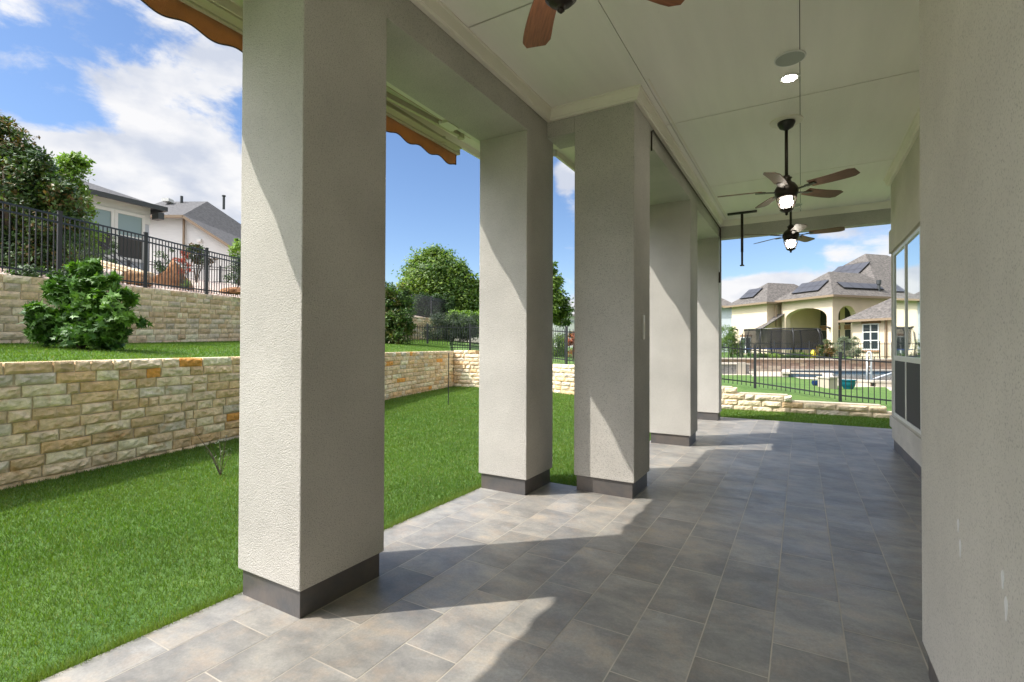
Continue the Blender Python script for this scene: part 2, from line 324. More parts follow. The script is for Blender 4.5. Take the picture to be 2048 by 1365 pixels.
# ------------------------------------------------------------------ ground
W1 = [(-5.6, -6), (-6.3, -2), (-6.93, 1.72), (-7.65, 4.6), (-8.65, 7.3), (-9.75, 10.2), (-10.85, 14.4)]
W2 = [(-10.85, 14.4), (-8.9, 14.5), (-6.73, 14.06), (-4.2, 13.2), (-1.59, 12.5), (1.56, 12.62), (5, 12.9), (12, 13.6)]
UW = [(-8.6, -6), (-9.8, -1), (-11.2, 2.74), (-12.5, 4.93), (-14.7, 8.8), (-16.6, 14.5), (-17.9, 20.8), (-18.6, 24.3)]
UB = [1.40, 1.42, 1.43, 1.45, 1.54, 1.62, 1.76, 1.85]      # foot of the upper wall
UT = [2.50, 2.53, 2.57, 2.70, 2.87, 2.93, 3.0, 3.0]        # its top
WT = 1.245
def resample(P, n, vals=()):
    P = np.array(P, float); s = np.r_[0, np.cumsum(np.hypot(*np.diff(P, axis=0).T))]; t = np.linspace(0, s[-1], n)
    # light smoothing of the corners
    return np.c_[np.interp(t, s, P[:, 0]), np.interp(t, s, P[:, 1])], [np.interp(t, s, v) for v in vals], t
def loft(rows, name, m):
    n = len(rows[0]); b = MB(); vs = [p for r in rows for p in r]
    b.add(vs, [(i*n+j, i*n+j+1, (i+1)*n+j+1, (i+1)*n+j) for i in range(len(rows)-1) for j in range(n-1)])
    return struct(b.build(name, m, smooth=True))
low = [(-5.6, -6)] + W1[1:] + W2[1:] + [(12, -6)]
b = MB(); b.add([(x, y, -.03) for x, y in low], [tuple(range(len(low)-1, -1, -1))]); struct(b.build('lawn', M['lawn']))
p1, _, _ = resample([(x-.12, y) for x, y in W1], 30); p2, (zb,), _ = resample(UW, 30, (UB,))
rows = []
for k in range(9):
    u = k/8; rows.append([(a[0]*(1-u)+c[0]*u, a[1]*(1-u)+c[1]*u, (WT-.02)*(1-u)+z*u + .03*math.sin(u*3.1)) for a, c, z in zip(p1, p2, zb)])
loft(rows, 'terrace_lawn', M['lawn'])
# bank behind the upper wall, rising to the houses
p2, (zt,), _ = resample(UW, 24, (UT,))
rows = []
for dx, dz in ((-.1, -.04), (-1.5, .22), (-4, .75), (-8, 1.5), (-12, 2.1), (-22, 2.6), (-60, 4)):
    rows.append([(x+dx, y+(-dx*.05), z+dz) for (x, y), z in zip(p2, zt)])
loft(rows, 'gravel_ground', M['gravel'])
# yards beyond the far wall
cols = [860, 940, 1020, 1105, 1200, 1300, 1445, 1530, 1680, 1780, 1950, 2300, 2900]
zA = [1.15, 1.15, .85, .72, .60, .45, .34, .25, .10, .02, .0, .0, .0]
zB = [1.23, 1.2, 1.05, .92, .78, .62, .42, .30, .14, .06, .05, .05, .05]
dA = [18.2, 17.9, 17.0, 15.6, 14.3, 13.0, 11.75, 11.3, 10.6, 10.3, 9.7, 8.9, 7.8]
dB = [21.3, 21.3, 18.5, 15.8, 14.6, 13.9, 13.4, 13.0, 11.7, 11.2, 10.6, 9.8, 8.8]
zC = [1.45, 1.3, 1.15, 1.0, .8, .5, .05] + [0]*6
zD = [1.8, 1.6, 1.3, 1.05, .9, .6, 0] + [0]*6
zE = [1.85, 1.65, 1.35, 1.1, 1.0, .8] + [.72]*7
rows = [[(*bearing(p, d), z) for p, d, z in zip(cols, dA, zA)], [(*bearing(p, d), z) for p, d, z in zip(cols, dB, zB)],
        [(*bearing(p, 18.5 if p > 1100 else 23.5), z) for p, z in zip(cols, zC)], [(*bearing(p, 28.8), z) for p, z in zip(cols, zD)]]
loft(rows, 'yard_ground', M['fargrass'])
rows = [[(*bearing(p, 28.95), z) for p, z in zip([400]+cols, [3]+zE)], [(*bearing(p, 60), z+.2) for p, z in zip([400]+cols, [4]+zE)], [(*bearing(p, 700), 1.0) for p in [400]+cols]]
loft(rows, 'far_ground', M['fargrass'])
b = MB(); b.add([(-1500, -1500, -.6), (1500, -1500, -.6), (1500, 1500, -.6), (-1500, 1500, -.6)], [(0, 1, 2, 3)]); struct(b.build('ground', M['fargrass']))

# patio floor: real tiles on a grout bed
TW, TL, G = .3048, .605, .0030
b = MB(); b.box(-2.80, 6, -5, 4.715, -.12, -.0012); b.box(-1.98, 6, 4.715, 10.86, -.12, -.0012); struct(b.build('patio_slab', M['grout']))
b = MB(); rr = random.Random(3)
def put_tile(x0, x1, y0, y1):
    if x1-x0 < .02 or y1-y0 < .02: return
    b.col = (rr.random(), rr.random(), rr.random())
    z = rr.uniform(-.0004, .0004)
    b.add([(x0, y0, z), (x1, y0, z), (x1, y1, z), (x0, y1, z)], [(0, 1, 2, 3)])
for k in range(-5, 20):
    x0 = -1.648+k*TW; off = 1.815 if k % 2 == 0 else 2.1175
    j0 = int((-5-off)/TL)-1
    for j in range(j0, j0+30):
        ya = off+j*TL; yb = ya+TL
        for (bx0, bx1, by0, by1) in ((-2.80, 6, -5, 4.715), (-1.98, 6, 4.715, 10.86)):
            xa, xb = max(x0+G, bx0), min(x0+TW-G, bx1); y0, y1 = max(ya+G, by0), min(yb-G, by1)
            if by0 == 4.715 and ya < 4.715: y0 = 4.715
            if xb > xa and y1 > y0: put_tile(xa, xb, y0, y1)
struct(b.build('patio_floor', M['tile']))

# ------------------------------------------------------------------ the house with the covered patio
H = thing('patio_house', 'beige stucco house with the covered patio, square pillars and white boarded ceiling', 'house')
def pillar(x0, x1, y0, y1, top):
    bm = MB().box(x0, x1, y0, y1, .15, top); o = bm.build('pillar', M['stucco'], H, bevel=.007)
    MB().box(x0+.022, x1-.022, y0+.018, y1-.018, -.01, .149).build('plinth', M['plinth'], o, bevel=.002)
    return o
pillar(-2.795, -2.245, 1.675, 2.277, 3.95)
pillar(-2.81, -2.262, 4.155, 4.735, 3.95)
pillar(-1.955, -1.347, 4.58, 5.13, 3.95)
pillar(-1.955, -1.362, 7.40, 7.945, 3.95)
pillar(-1.96, -1.365, 10.245, 10.62, 3.95)
def beam(x0, x1, y0, y1, z0): MB().box(x0, x1, y0, y1, z0, 3.95).build('beam', M['stucco'], H, bevel=.004)
beam(-2.80, -2.247, -5, 1.673, 3.502); beam(-2.803, -2.254, 2.279, 4.153, 3.502)
MB().box(-2.261, -1.955, 4.58, 4.9, 3.575, 3.95).build('beam', M['stucco'], H)
beam(-1.953, -1.353, 5.132, 7.398, 3.532); beam(-1.953, -1.362, 7.947, 10.243, 3.532)
beam(-1.363, 6, 10.25, 10.44, 3.51)
# ceiling panels with open seams
ZC = 3.84
b = MB(); b.box(-2.3, 6, -5, 10.3, ZC+.02, ZC+.05); b.build('ceiling_backing', M['seam'], H)
b = MB(); xs = [-2.25, -1.215, -.003, 1.216, 2.43, 6]; ys = [-5, -4.27, -1.83, .61, 3.05, 5.485, 7.925, 10.3]; g = .004
for i in range(len(xs)-1):
    for j in range(len(ys)-1): b.box(xs[i]+.0028, xs[i+1]-.0028, ys[j]+.007, ys[j+1]-.007, ZC, ZC+.012)
b.build('ceiling', M['ceil'], H)
def crown(path, name='crown_molding'):     # crown profile swept along a polyline; inward normal to the left of travel
    prof = [(0, 3.735), (.035, 3.735), (.042, 3.75), (.050, 3.752), (.068, 3.825), (.082, 3.828), (.082, 3.8395), (0, 3.8395)]
    bm = MB(); pts = [Vector((x, y, 0)) for x, y in path]; ns = []
    for i in range(len(pts)):
        d1 = (pts[i]-pts[i-1]).normalized() if i else None; d2 = (pts[i+1]-pts[i]).normalized() if i < len(pts)-1 else None
        n1 = Vector((-d1.y, d1.x, 0)) if d1 else None; n2 = Vector((-d2.y, d2.x, 0)) if d2 else None
        if n1 and n2: n = (n1+n2); n = n/(1+n1.dot(n2))
        else: n = n1 or n2
        ns.append(n)
    k = len(prof); vs = []; fs = []
    for p, n in zip(pts, ns): vs += [(p.x+n.x*a, p.y+n.y*a, z) for a, z in prof]
    for i in range(len(pts)-1): fs += [(i*k+j, i*k+(j+1) % k, (i+1)*k+(j+1) % k, (i+1)*k+j) for j in range(k)]
    fs += [tuple(range(k)), tuple((len(pts)-1)*k+j for j in range(k-1, -1, -1))]
    bm.add(vs, fs); return bm.build(name, M['trim'], H)
crown([(6, 10.249), (-1.349, 10.249), (-1.349, 4.581), (-2.251, 4.581), (-2.251, -5)])
crown([(1.11, 2.9), (1.11, 8.78), (6, 8.78)])
# thin bead on the ceiling beside the crown
MB().box(-1.19, -1.175, 4.45, 10.1, ZC-.004, ZC+.004).build('ceiling_bead', M['trim'], H)
# near wall and far wall
w = MB().box(.455, 3.0, -5, 2.80, .135, 3.95).build('wall', M['stucco_smooth'], H, bevel=.012)
MB().box(.475, 3.0, -5, 2.785, -.01, .134).build('plinth', M['plinth'], w)
for (y, z, h_) in ((2.197, .833, .045), (2.174, .765, .06), (1.773, .824, .05), (1.749, .759, .065)):
    b = MB(); k_ = [(0.010*math.cos(a)*(1+.3*math.sin(3*a)), h_/2*math.sin(a)) for a in [i*math.pi/8 for i in range(16)]]
    b.prism(k_, lambda u, v: (.4535, y+u, z+v), lambda u, v: (.4549, y+u, z+v)); b.build('paint_spot', M['plastic'], w)
WX = 1.108; Y0, Y1, ZS, ZT = 5.86, 8.52, .50, 2.72
b = MB(); b.box(WX, WX+.3, 2.8, Y0, .15, 3.95); b.box(WX, WX+.3, Y1, 8.78, .15, 3.95); b.box(WX, WX+.3, Y0, Y1, .15, ZS); b.box(WX, WX+.3, Y0, Y1, ZT, 3.95); b.box(WX+.301, 6, 8.4, 8.779, .15, 3.95)
w = b.build('wall', M['stucco_smooth'], H)
MB().box(WX+.02, WX+.28, 2.8, 8.76, -.01, .149).build('plinth', M['plinth'], w)
b = MB(); b.box(WX-.03, WX-.001, Y0-.25, Y1+.22, ZT+.03, ZT+.34); b.build('window_header', M['stucco_smooth'], H); MB().box(WX-.03, WX-.001, Y0-.25, Y1+.22, ZS-.18, ZS-.03).build('window_sill', M['stucco_smooth'], H)
wn = thing('window', None, None); wn.parent = H
fr = MB(); cols3 = [Y0+.01, 6.76, 7.66, Y1-.01]
fr.box(WX-.012, WX+.10, Y0, Y1, ZS, ZS+.04); fr.box(WX-.012, WX+.10, Y0, Y1, ZT-.04, ZT-.001); fr.box(WX-.010, WX+.10, Y0, Y1, 1.25, 1.315)
for y in cols3: fr.box(WX-.008, WX+.11, y-.024, y+.024, ZS+.001, ZT-.002)
fr.build('frame', M['winframe'], wn, bevel=.004)
for i in range(3):
    MB().box(WX+.006, WX+.012, cols3[i]+.03, cols3[i+1]-.03, 1.30, ZT-.04).build('pane', M['glassup'], wn)
    MB().box(WX+.001, WX+.005, cols3[i]+.03, cols3[i+1]-.03, ZS+.04, 1.26).build('screen', M['screen'], wn)
MB().box(WX+.12, WX+.13, Y0, Y1, ZS, ZT).build('blind', M['blind'], wn)
# eaves, soffit, roof
def soffit(x0, x1, y0, y1): return MB().box(x0, x1, y0, y1, 3.76, 3.80)
b = soffit(-3.33, -2.801, -5, 5.3); b.box(-2.80, -1.955, 4.902, 5.3, 3.76, 3.80); b.box(-2.5, -1.962, 5.301, 10.60, 3.76, 3.80); b.build('soffit', M['trim'], H)
b = MB(); b.box(-3.36, -3.331, -5, 5.33, 3.69, 3.90); b.box(-3.33, -2.53, 5.301, 5.33, 3.69, 3.90); b.box(-2.53, -2.501, 5.331, 10.60, 3.69, 3.90); b.build('fascia', M['trim'], H)
b = MB(); b.add([(-3.4, -5, 3.9), (-3.4, 5.35, 3.9), (-2.55, 5.35, 3.9), (-2.55, 10.62, 3.9), (6, 10.62, 3.9), (6, -5, 3.9), (1.5, -5, 5.8), (1.5, 7.2, 5.8), (6, 7.2, 5.8)],
               [(0, 6, 7, 1), (1, 7, 2), (2, 7, 3), (3, 7, 8, 4), (0, 5, 6), (5, 8, 7, 6), (4, 8, 5), (0, 1, 2, 3, 4, 5)])
b.build('roof', M['shingle'], H)

# ------------------------------------------------------------------ awnings folded under the eaves
def awning(x0, y0, y1, label, group):        # x0: outer face of the beam it hangs on
    A = thing('retractable_awning', label, 'awning', (x0, y0, 3.4), 0, group); L_ = y1-y0
    xf = -.445                                # front edge, relative
    b = MB(); n = max(8, int(L_/.02)); T = .305
    zt = .115; vs = []; fs = []; hem = []
    for i in range(n+1):
        y = L_*i/n; zb = .0 + .017*math.cos(2*math.pi*(L_-y-.02)/T + .6) - .01; x = xf + .004*math.sin(y*9)
        vs += [(x, y, zb), (x, y, zt), (x+.004, y, zb), (x+.004, y, zt)]; hem.append((x, y, zb))
    for i in range(n):
        o = i*4; fs += [(o, o+4, o+5, o+1), (o+2, o+3, o+7, o+6), (o, o+2, o+6, o+4), (o+1, o+5, o+7, o+3)]
    fs += [(0, 1, 3, 2), (n*4, n*4+2, n*4+3, n*4+1)]
    b.add(vs, fs); v = b.build('valance', M['awn_cloth'], A)
    h = MB(); h.tube([(p[0]+.002, p[1], p[2]) for p in hem], .0045, 6); h.tube([(xf+.002, L_-.002, zt), (xf+.002, L_-.002, hem[-1][2])], .004, 6); h.build('hem', M['awn_hem'], v)
    f = MB(); f.box(xf-.02, xf+.035, .0, L_+.03, .115, .17); f.box(xf-.012, xf+.02, .0, L_+.01, .1705, .215); f.box(xf+.036, xf+.12, 0, L_-.06, .13, .15); f.build('front_bar', M['awn_olive'], A, bevel=.004)
    r = MB(); r.tube([(-.20, .05, .265), (-.20, L_-.05, .265)], .045, 14); r.build('fabric_roll', M['awn_cloth'], A, smooth=True)
    c = MB(); c.box(-.275, -.13, .0, L_, .315, .33); c.box(-.14, -.13, 0, L_, .24, .3149); c.build('cover', M['awn_olive'], A)
    t = MB(); t.box(-.135, -.085, -.1, L_+.25, .165, .215); t.build('torsion_bar', M['awn_metal'], A, bevel=.004)
    for k in range(max(2, int(L_/2.4)+1)):
        y = L_-.55-k*2.3
        if y < 0: break
        q = MB(); q.box(-.16, -.0, y-.04, y+.04, .15, .25); q.box(-.17, -.06, y-.09, y+.09, .135, .164); q.tube([(-.15, y-.11, .15), (-.15, y+.11, .15)], .014, 8); q.build('bracket', M['awn_metal'], A, bevel=.003)
    for s, ye in ((1, L_-.30), (-1, .3)):      # folding arms
        q = MB(); el = (-.30, ye-s*min(1.5, L_*.45), .17); q.bar((-.16, ye, .16), el, .035, .05); q.bar((el[0]-.03, el[1]+.02, .165), (xf+.06, ye-s*.02, .16), .03, .045)
        q.tube([(-.16, ye, .12), (-.16, ye, .20)], .035, 12); q.tube([(el[0]-.02, el[1], .13), (el[0]-.02, el[1], .21)], .032, 12); q.tube([(xf+.06, ye, .12), (xf+.06, ye, .19)], .025, 10); q.build('folding_arm', M['awn_olive'], A, bevel=.003)
    w_ = MB(); w_.tube([(-.06, y, .24+.012*math.sin(y*5)) for y in np.linspace(.3, L_+.15, 24)], .006, 6); w_.tube([(-.09, L_+.1, .19), (-.10, L_+.2, .15), (-.12, L_+.22, .13), (-.10, L_+.25, .15)], .008, 6); w_.build('cable', M['plastic'], A)
    return A
awning(-2.801, -3.2, 4.34, 'brown scalloped awning folded up under the eave between the nearest two pillars', 'folded awnings')
awning(-1.956, 5.85, 10.3, 'folded awning with scalloped cloth on the narrower beam beyond the third pillar', 'folded awnings')

# ------------------------------------------------------------------ ceiling fittings
def blade_mesh(r0, r1, w0, w1):
    b = MB(); n = 9; top = []; bot = []
    pts = []
    for i in range(n+1):
        u = i/n; x = r0+(r1-r0)*u; w = (w0+(w1-w0)*min(1, u*1.3)) * (1 if u < .86 else math.sqrt(max(0, 1-((u-.86)/.155)**2))*.55+.45)
        sk = .012*math.sin(u*3)
        pts.append((x, w, sk))
    vs = []
    for x, w, sk in pts: vs += [(x, -w/2+sk, 0), (x, w/2+sk, 0), (x, -w/2+sk, .007), (x, w/2+sk, .007)]
    fs = []
    for i in range(n): o = i*4; fs += [(o, o+1, o+5, o+4), (o+2, o+6, o+7, o+3), (o, o+4, o+6, o+2), (o+1, o+3, o+7, o+5)]
    fs += [(0, 2, 3, 1), (n*4, n*4+1, n*4+3, n*4+2)]
    b.add(vs, fs); return b
def ceiling_fan(loc, zhub, rot, label, wood='wood'):
    z = zhub-ZC; Fn = thing('ceiling_fan', label, 'ceiling fan', (loc[0], loc[1], ZC), 0, 'ceiling fans along the patio')
    MB().lathe([(.16, 0), (.16, -.006), (.155, -.012)], n=40).build('ceiling_plate', M['trim'], Fn, smooth=False)
    MB().lathe([(.085, -.0125), (.085, -.03), (.065, -.07), (.03, -.09), (.02, -.10)], n=28).build('canopy', M['black'], Fn, smooth=True)
    MB().tube([(0, 0, -.09), (0, 0, z+.14)], .0165, 14).build('downrod', M['bronze'], Fn, smooth=True)
    MB().lathe([(.03, z+.17), (.035, z+.15), (.055, z+.145), (.04, z+.125), (.05, z+.10), (.08, z+.08), (.10, z+.05), (.115, z+.02), (.112, z-.025), (.10, z-.045), (.09, z-.055)], n=32).build('motor', M['bronze'], Fn, smooth=True)
    for k in range(5):
        a = rot+k*2*math.pi/5
        br = MB(); br.bar((.11, 0, z+.0), (.27, 0, z+.012), .035, .009); br.bar((.20, 0, z+.008), (.30, 0, z+.014), .07, .007); o = br.build('blade_arm', M['bronze'], Fn, bevel=.003); o.rotation_euler = (0, 0, a)
        bl = blade_mesh(.24, .68, .125, .155).build('blade', M[wood], Fn); bl.location = (0, 0, z+.018); bl.rotation_euler = (R(-13), 0, a); bl.rotation_mode = 'XYZ'
    q_ = .87; zc = z-.055; cz = lambda v: zc+(v-zc)*q_
    cg = MB()
    prof = [(0.0880, cz(z-.055)), (0.0950, cz(z-.075)), (0.0862, cz(z-.12)), (0.0686, cz(z-.18)), (0.0528, cz(z-.215))]
    for k in range(6):
        a = k*math.pi/3+.2; cg.tube([(r*math.cos(a), r*math.sin(a), zz) for r, zz in prof], .006, 6)
        a2 = a+math.pi/3; cg.tube([(0.0915*math.cos(a), 0.0915*math.sin(a), cz(z-.10)), (0.0774*math.cos((a+a2)/2), 0.0774*math.sin((a+a2)/2), cz(z-.15)), (0.0581*math.cos(a2), 0.0581*math.sin(a2), cz(z-.205))], .0045, 5)
        cg.tube([(0.0915*math.cos(a2), 0.0915*math.sin(a2), cz(z-.10)), (0.0774*math.cos((a+a2)/2), 0.0774*math.sin((a+a2)/2), cz(z-.15)), (0.0581*math.cos(a), 0.0581*math.sin(a), cz(z-.205))], .0045, 5)
    cg.lathe([(0.0986, cz(z-.052)), (0.1003, cz(z-.07)), (0.0880, cz(z-.075))], n=28); cg.lathe([(0.0616, cz(z-.205)), (0.0660, cz(z-.215)), (0.0484, cz(z-.235)), (0.0176, cz(z-.25)), (0.0123, cz(z-.262)), (0.0158, cz(z-.272)), (0.0035, cz(z-.285))], n=24)
    cg.build('lantern_cage', M['bronze'], Fn)
    MB().lathe([(0.0176, cz(z-.06)), (0.0528, cz(z-.075)), (0.0660, cz(z-.11)), (0.0528, cz(z-.16)), (0.0352, cz(z-.20)), (0.0088, cz(z-.205))], n=20).build('lamp_globe', M['lamp'], Fn, smooth=True)
    return Fn
FANX = -.13
ceiling_fan((-.847, 1.842), 3.05, R(54), 'ceiling fan nearest the viewer, cut by the top of the picture, with red-brown blades')
ceiling_fan((FANX, 6.02), 3.085, R(-29), 'middle ceiling fan with brown blades and lit lantern over the patio', 'dullwood')
ceiling_fan((FANX, 8.6), 3.11, R(-6), 'farthest and smallest-looking ceiling fan with lit lantern near the end beam', 'dullwood')
def disc_speaker(x, y, label):
    s = thing('ceiling_speaker', label, 'speaker', (x, y, ZC), 0, 'round ceiling speakers')
    MB().lathe([(.118, -.0005), (.118, -.009), (.108, -.010)], n=40).build('rim', M['plastic'], s); MB().lathe([(.107, -.0105), (.107, -.0125)], n=40).build('grille', M['speaker'], s)
disc_speaker(-.075, 4.71, 'round pale ceiling speaker nearer the viewer'); disc_speaker(-.09, 9.65, 'round ceiling speaker near the far end beam')
def downlight(x, y, label, on=True):
    s = thing('downlight', label, 'downlight', (x, y, ZC), 0, 'recessed ceiling lights')
    MB().lathe([(.085, -.0005), (.078, -.006), (.057, -.007)], n=36).build('trim_ring', M['plastic'], s); MB().lathe([(.056, -.0075), (.056, -.0085)], n=32).build('lens', M['downlight' if on else 'plastic'], s)
downlight(-.085, 5.06, 'lit recessed round light beside the nearer ceiling speaker'); downlight(-.06, 9.95, 'unlit recessed round light in the ceiling near the end beam', False)
# T bracket hanging near the end
T_ = thing('hanging_bracket', 'black T-shaped metal pole bracket hanging from the ceiling near the far end', 'bracket', (-.905, 9.7, ZC))
MB().box(-.24, .24, -.028, .028, -.034, -.001).build('top_bar', M['black'], T_, bevel=.004)
q = MB(); q.box(-.021, .021, -.021, .021, -.72, -.035); q.box(-.017, .017, -.017, .017, -.95, -.721); q.box(-.035, .035, -.035, .035, -.968, -.951); q.build('drop_pole', M['bronze'], T_, bevel=.003)
# conduit run, control, junction box
cdt = MB(); cdt.tube([(-1.335, 5.15, 3.46), (-1.335, 5.15, 3.66), (-1.332, 5.2, 3.69), (-1.332, 10.20, 3.69), (-1.335, 10.235, 3.66), (-1.335, 10.235, 2.86)], .009, 8)
tag(cdt.build('conduit', M['bronze'], smooth=True), 'thin conduit running along the beam beneath the crown molding and down the last pillar', 'conduit')
q = MB().box(-1.364, -1.325, 10.20, 10.26, 2.66, 2.86); tag(q.build('junction_box', M['bronze'], bevel=.004), 'small brown outlet box low on the farthest pillar edge', 'junction box')
sw = thing('wall_control', 'slim white awning remote holder on the inner face of the third pillar', 'switch', (-1.3465, 4.86, 1.62))
MB().box(0, .018, -.022, .022, -.12, .12).build('cover', M['plastic'], sw, bevel=.004); MB().box(.0185, .022, -.008, .008, -.05, .05).build('button', M['trim'], sw)

# ------------------------------------------------------------------ stone walls
PAL_A = [((0.739, 0.572, 0.370), 5), ((0.806, 0.659, 0.460), 5), ((0.672, 0.497, 0.290), 3), ((0.739, 0.518, 0.280), 1.6), ((0.650, 0.583, 0.460), 1.4), ((0.762, 0.367, 0.090), .5)]
PAL_B = [((0.762, 0.605, 0.410), 5), ((0.806, 0.670, 0.480), 5), ((0.694, 0.529, 0.340), 2), ((0.717, 0.497, 0.270), 1.4), ((0.627, 0.540, 0.420), 1)]
PAL_U = [((0.739, 0.572, 0.380), 5), ((0.806, 0.648, 0.450), 5), ((0.650, 0.475, 0.290), 3), ((0.605, 0.508, 0.380), 2)]
def stone_wall(name, label, P, zbot, ztop, course, lr, pal, side, seed, follow=True, m='stone', thick=.26, relief=.03, fine=(6, 4), cat='retaining wall', jag=1.0):
    P = np.array(P, float); S = np.r_[0, np.cumsum(np.hypot(*np.diff(P, axis=0).T))]; Ltot = S[-1]; rr = random.Random(seed)
    fb = (lambda s: float(np.interp(s, S, zbot))) if hasattr(zbot, '__len__') else (lambda s: zbot)
    ft = ztop if callable(ztop) else ((lambda s: float(np.interp(s, S, ztop))) if hasattr(ztop, '__len__') else (lambda s: ztop))
    def pos(s, dep, z):
        x = float(np.interp(s, S, P[:, 0])); y = float(np.interp(s, S, P[:, 1])); e = .25
        tx = float(np.interp(s+e, S, P[:, 0])-np.interp(s-e, S, P[:, 0])); ty = float(np.interp(s+e, S, P[:, 1])-np.interp(s-e, S, P[:, 1])); l_ = math.hypot(tx, ty)
        return (x + side*ty/l_*dep, y - side*tx/l_*dep, z)
    b = MB(); names = [c for c, w_ in pal]; ws = [w_ for c, w_ in pal]
    zmax = max(ft(s) for s in np.linspace(0, Ltot, 60)); zmin = min(fb(s) for s in np.linspace(0, Ltot, 60))
    nc = int((zmax-zmin)/course)+2
    for i in range(nc):
        s = -rr.random()*.3
        while s < Ltot:
            l_ = rr.uniform(*lr)*(.5 if rr.random() < .22 else 1); s0, s1 = max(s, 0), min(s+l_, Ltot); s += l_
            if s1-s0 < .05: continue
            mid = (s0+s1)/2; T_ = ft(mid)
            if follow: t0, t1 = ft(s0)-i*course, ft(s1)-i*course
            else:
                t0 = t1 = zmin + (i+1)*course
                ok_ = lambda q: t1 <= ft(q)+.02
                if not (ok_(s0) or ok_(s1)): continue
                if ok_(s0) != ok_(s1):
                    lo, hi = s0, s1
                    for _ in range(14):
                        md = (lo+hi)/2
                        if ok_(md) == ok_(s0): lo = md
                        else: hi = md
                    if ok_(s0): s1 = lo
                    else: s0 = hi
                    if s1-s0 < .05: continue
                    mid = (s0+s1)/2; T_ = ft(mid)
            if t0 < fb(mid)-.02 and t1 < fb(mid)-.02: continue
            gg = rr.uniform(.006, .012); hh = course-gg; istop = (follow and i == 0) or (not follow and t1+course > T_+.02)
            c = rr.choices(names, ws)[0]; k = rr.uniform(.86, 1.12); b.col = tuple(min(.8, q*k) for q in c)
            nx = max(3, int(fine[0]*(s1-s0)/.35)+2); ny = fine[1]; sx0, sx1 = s0+gg, s1-gg; vs = []; nsd = rr.random()*50; bulge = rr.uniform(.6, 1.3)*relief
            tiltL, tiltR = rr.uniform(-.006, .006), rr.uniform(-.006, .006)
            for jy in range(ny+1):
                for jx in range(nx+1):
                    u = jx/nx; v = jy/ny; ed = (1-abs(2*u-1)**6)*(1-abs(2*v-1)**4)
                    ss = sx0+(sx1-sx0)*u; top_ = t0+(t1-t0)*u; zz = top_-hh+hh*v
                    if not istop or jy < ny: zz += (tiltL*(1-u)+tiltR*u)*(1 if jy in (0, ny) else .5)
                    nv = noise.noise(Vector((ss*6+nsd, zz*9, nsd)))*.6+noise.noise(Vector((ss*17, zz*22+nsd, 3)))*.4*jag+(noise.noise(Vector((ss*40, zz*46+nsd, 5)))*.25 if jag > 1 else 0)
                    if jx in (0, nx): ss += .006*noise.noise(Vector((zz*30, nsd, 1)))
                    vs.append(pos(ss, ed*bulge*(.7+.9*nv)+nv*.006, zz))
            o = len(vs); fs = [(jy*(nx+1)+jx, jy*(nx+1)+jx+1, (jy+1)*(nx+1)+jx+1, (jy+1)*(nx+1)+jx) for jy in range(ny) for jx in range(nx)]
            ring = [jx for jx in range(nx+1)]+[jy*(nx+1)+nx for jy in range(1, ny+1)]+[ny*(nx+1)+jx for jx in range(nx-1, -1, -1)]+[jy*(nx+1) for jy in range(ny-1, 0, -1)]
            for q, r_ in enumerate(ring):
                jy, jx = divmod(r_, nx+1); u = jx/nx; top_ = t0+(t1-t0)*u
                vs.append(pos(sx0+(sx1-sx0)*u, -thick*.98 if istop else -.05, vs[r_][2]))
            n_ = len(ring); fs += [(ring[q], o+q, o+(q+1) % n_, ring[(q+1) % n_]) for q in range(n_)]
            if side < 0: fs = [f[::-1] for f in fs]
            b.add(vs, fs)
    st_ = b.build('stonework', M[m]); 
    mb = MB(); n = max(2, int(Ltot/.06)); vs = []
    for i in range(n+1):
        s = Ltot*i/n; zt_ = min(ft(max(s-.08, 0)), ft(s+.08))-.035; zb_ = fb(s)-.1; vs += [pos(s, -.012, zb_), pos(s, -.012, zt_), pos(s, -thick, zt_), pos(s, -thick, zb_)]
    mb.add(vs, [(i*4+a, i*4+(a+1) % 4, i*4+4+(a+1) % 4, i*4+4+a) for i in range(n) for a in range(4)]+[(0, 1, 2, 3), (n*4+3, n*4+2, n*4+1, n*4)])
    root = thing(name, label, cat, (P[0][0], P[0][1], 0)); inv = Matrix.Translation((-P[0][0], -P[0][1], 0))
    mo = mb.build('mortar', M['mortar'])
    for o in (st_, mo): o.data.transform(inv); o.parent = root
    return root
stone_wall('retaining_wall', 'low rough limestone retaining wall with a few orange blocks along the left lawn', W1, -.05, WT, .124, (.24, .52), PAL_A, 1, 5, m='stone', fine=(11, 8), relief=.032, jag=1.6)
S2 = np.r_[0, np.cumsum(np.hypot(*np.diff(np.array(W2), axis=0).T))]
def w2top(s):
    x = float(np.interp(s, S2, [p[0] for p in W2]))
    for xe, z in ((-9.9, 1.26), (-8.6, 1.13), (-7.6, 1.0), (-5.2, .87), (-3.3, .735), (-2.2, .60), (-1.28, .53), (-.17, .40), (1.52, .27), (3.5, .135)):
        if x < xe: return z
    return .135
stone_wall('retaining_wall', 'stepped pale limestone wall across the far end of the lawn', W2, -.06, w2top, .1325, (.28, .62), PAL_B, 1, 9, follow=False, m='stone2', fine=(6, 4), relief=.035)
stone_wall('retaining_wall', 'taller limestone wall behind the upper grass strip carrying the black fence', UW, [z-.1 for z in UB], UT, .135, (.26, .62), PAL_U, 1, 12, m='stone2', fine=(5, 3))

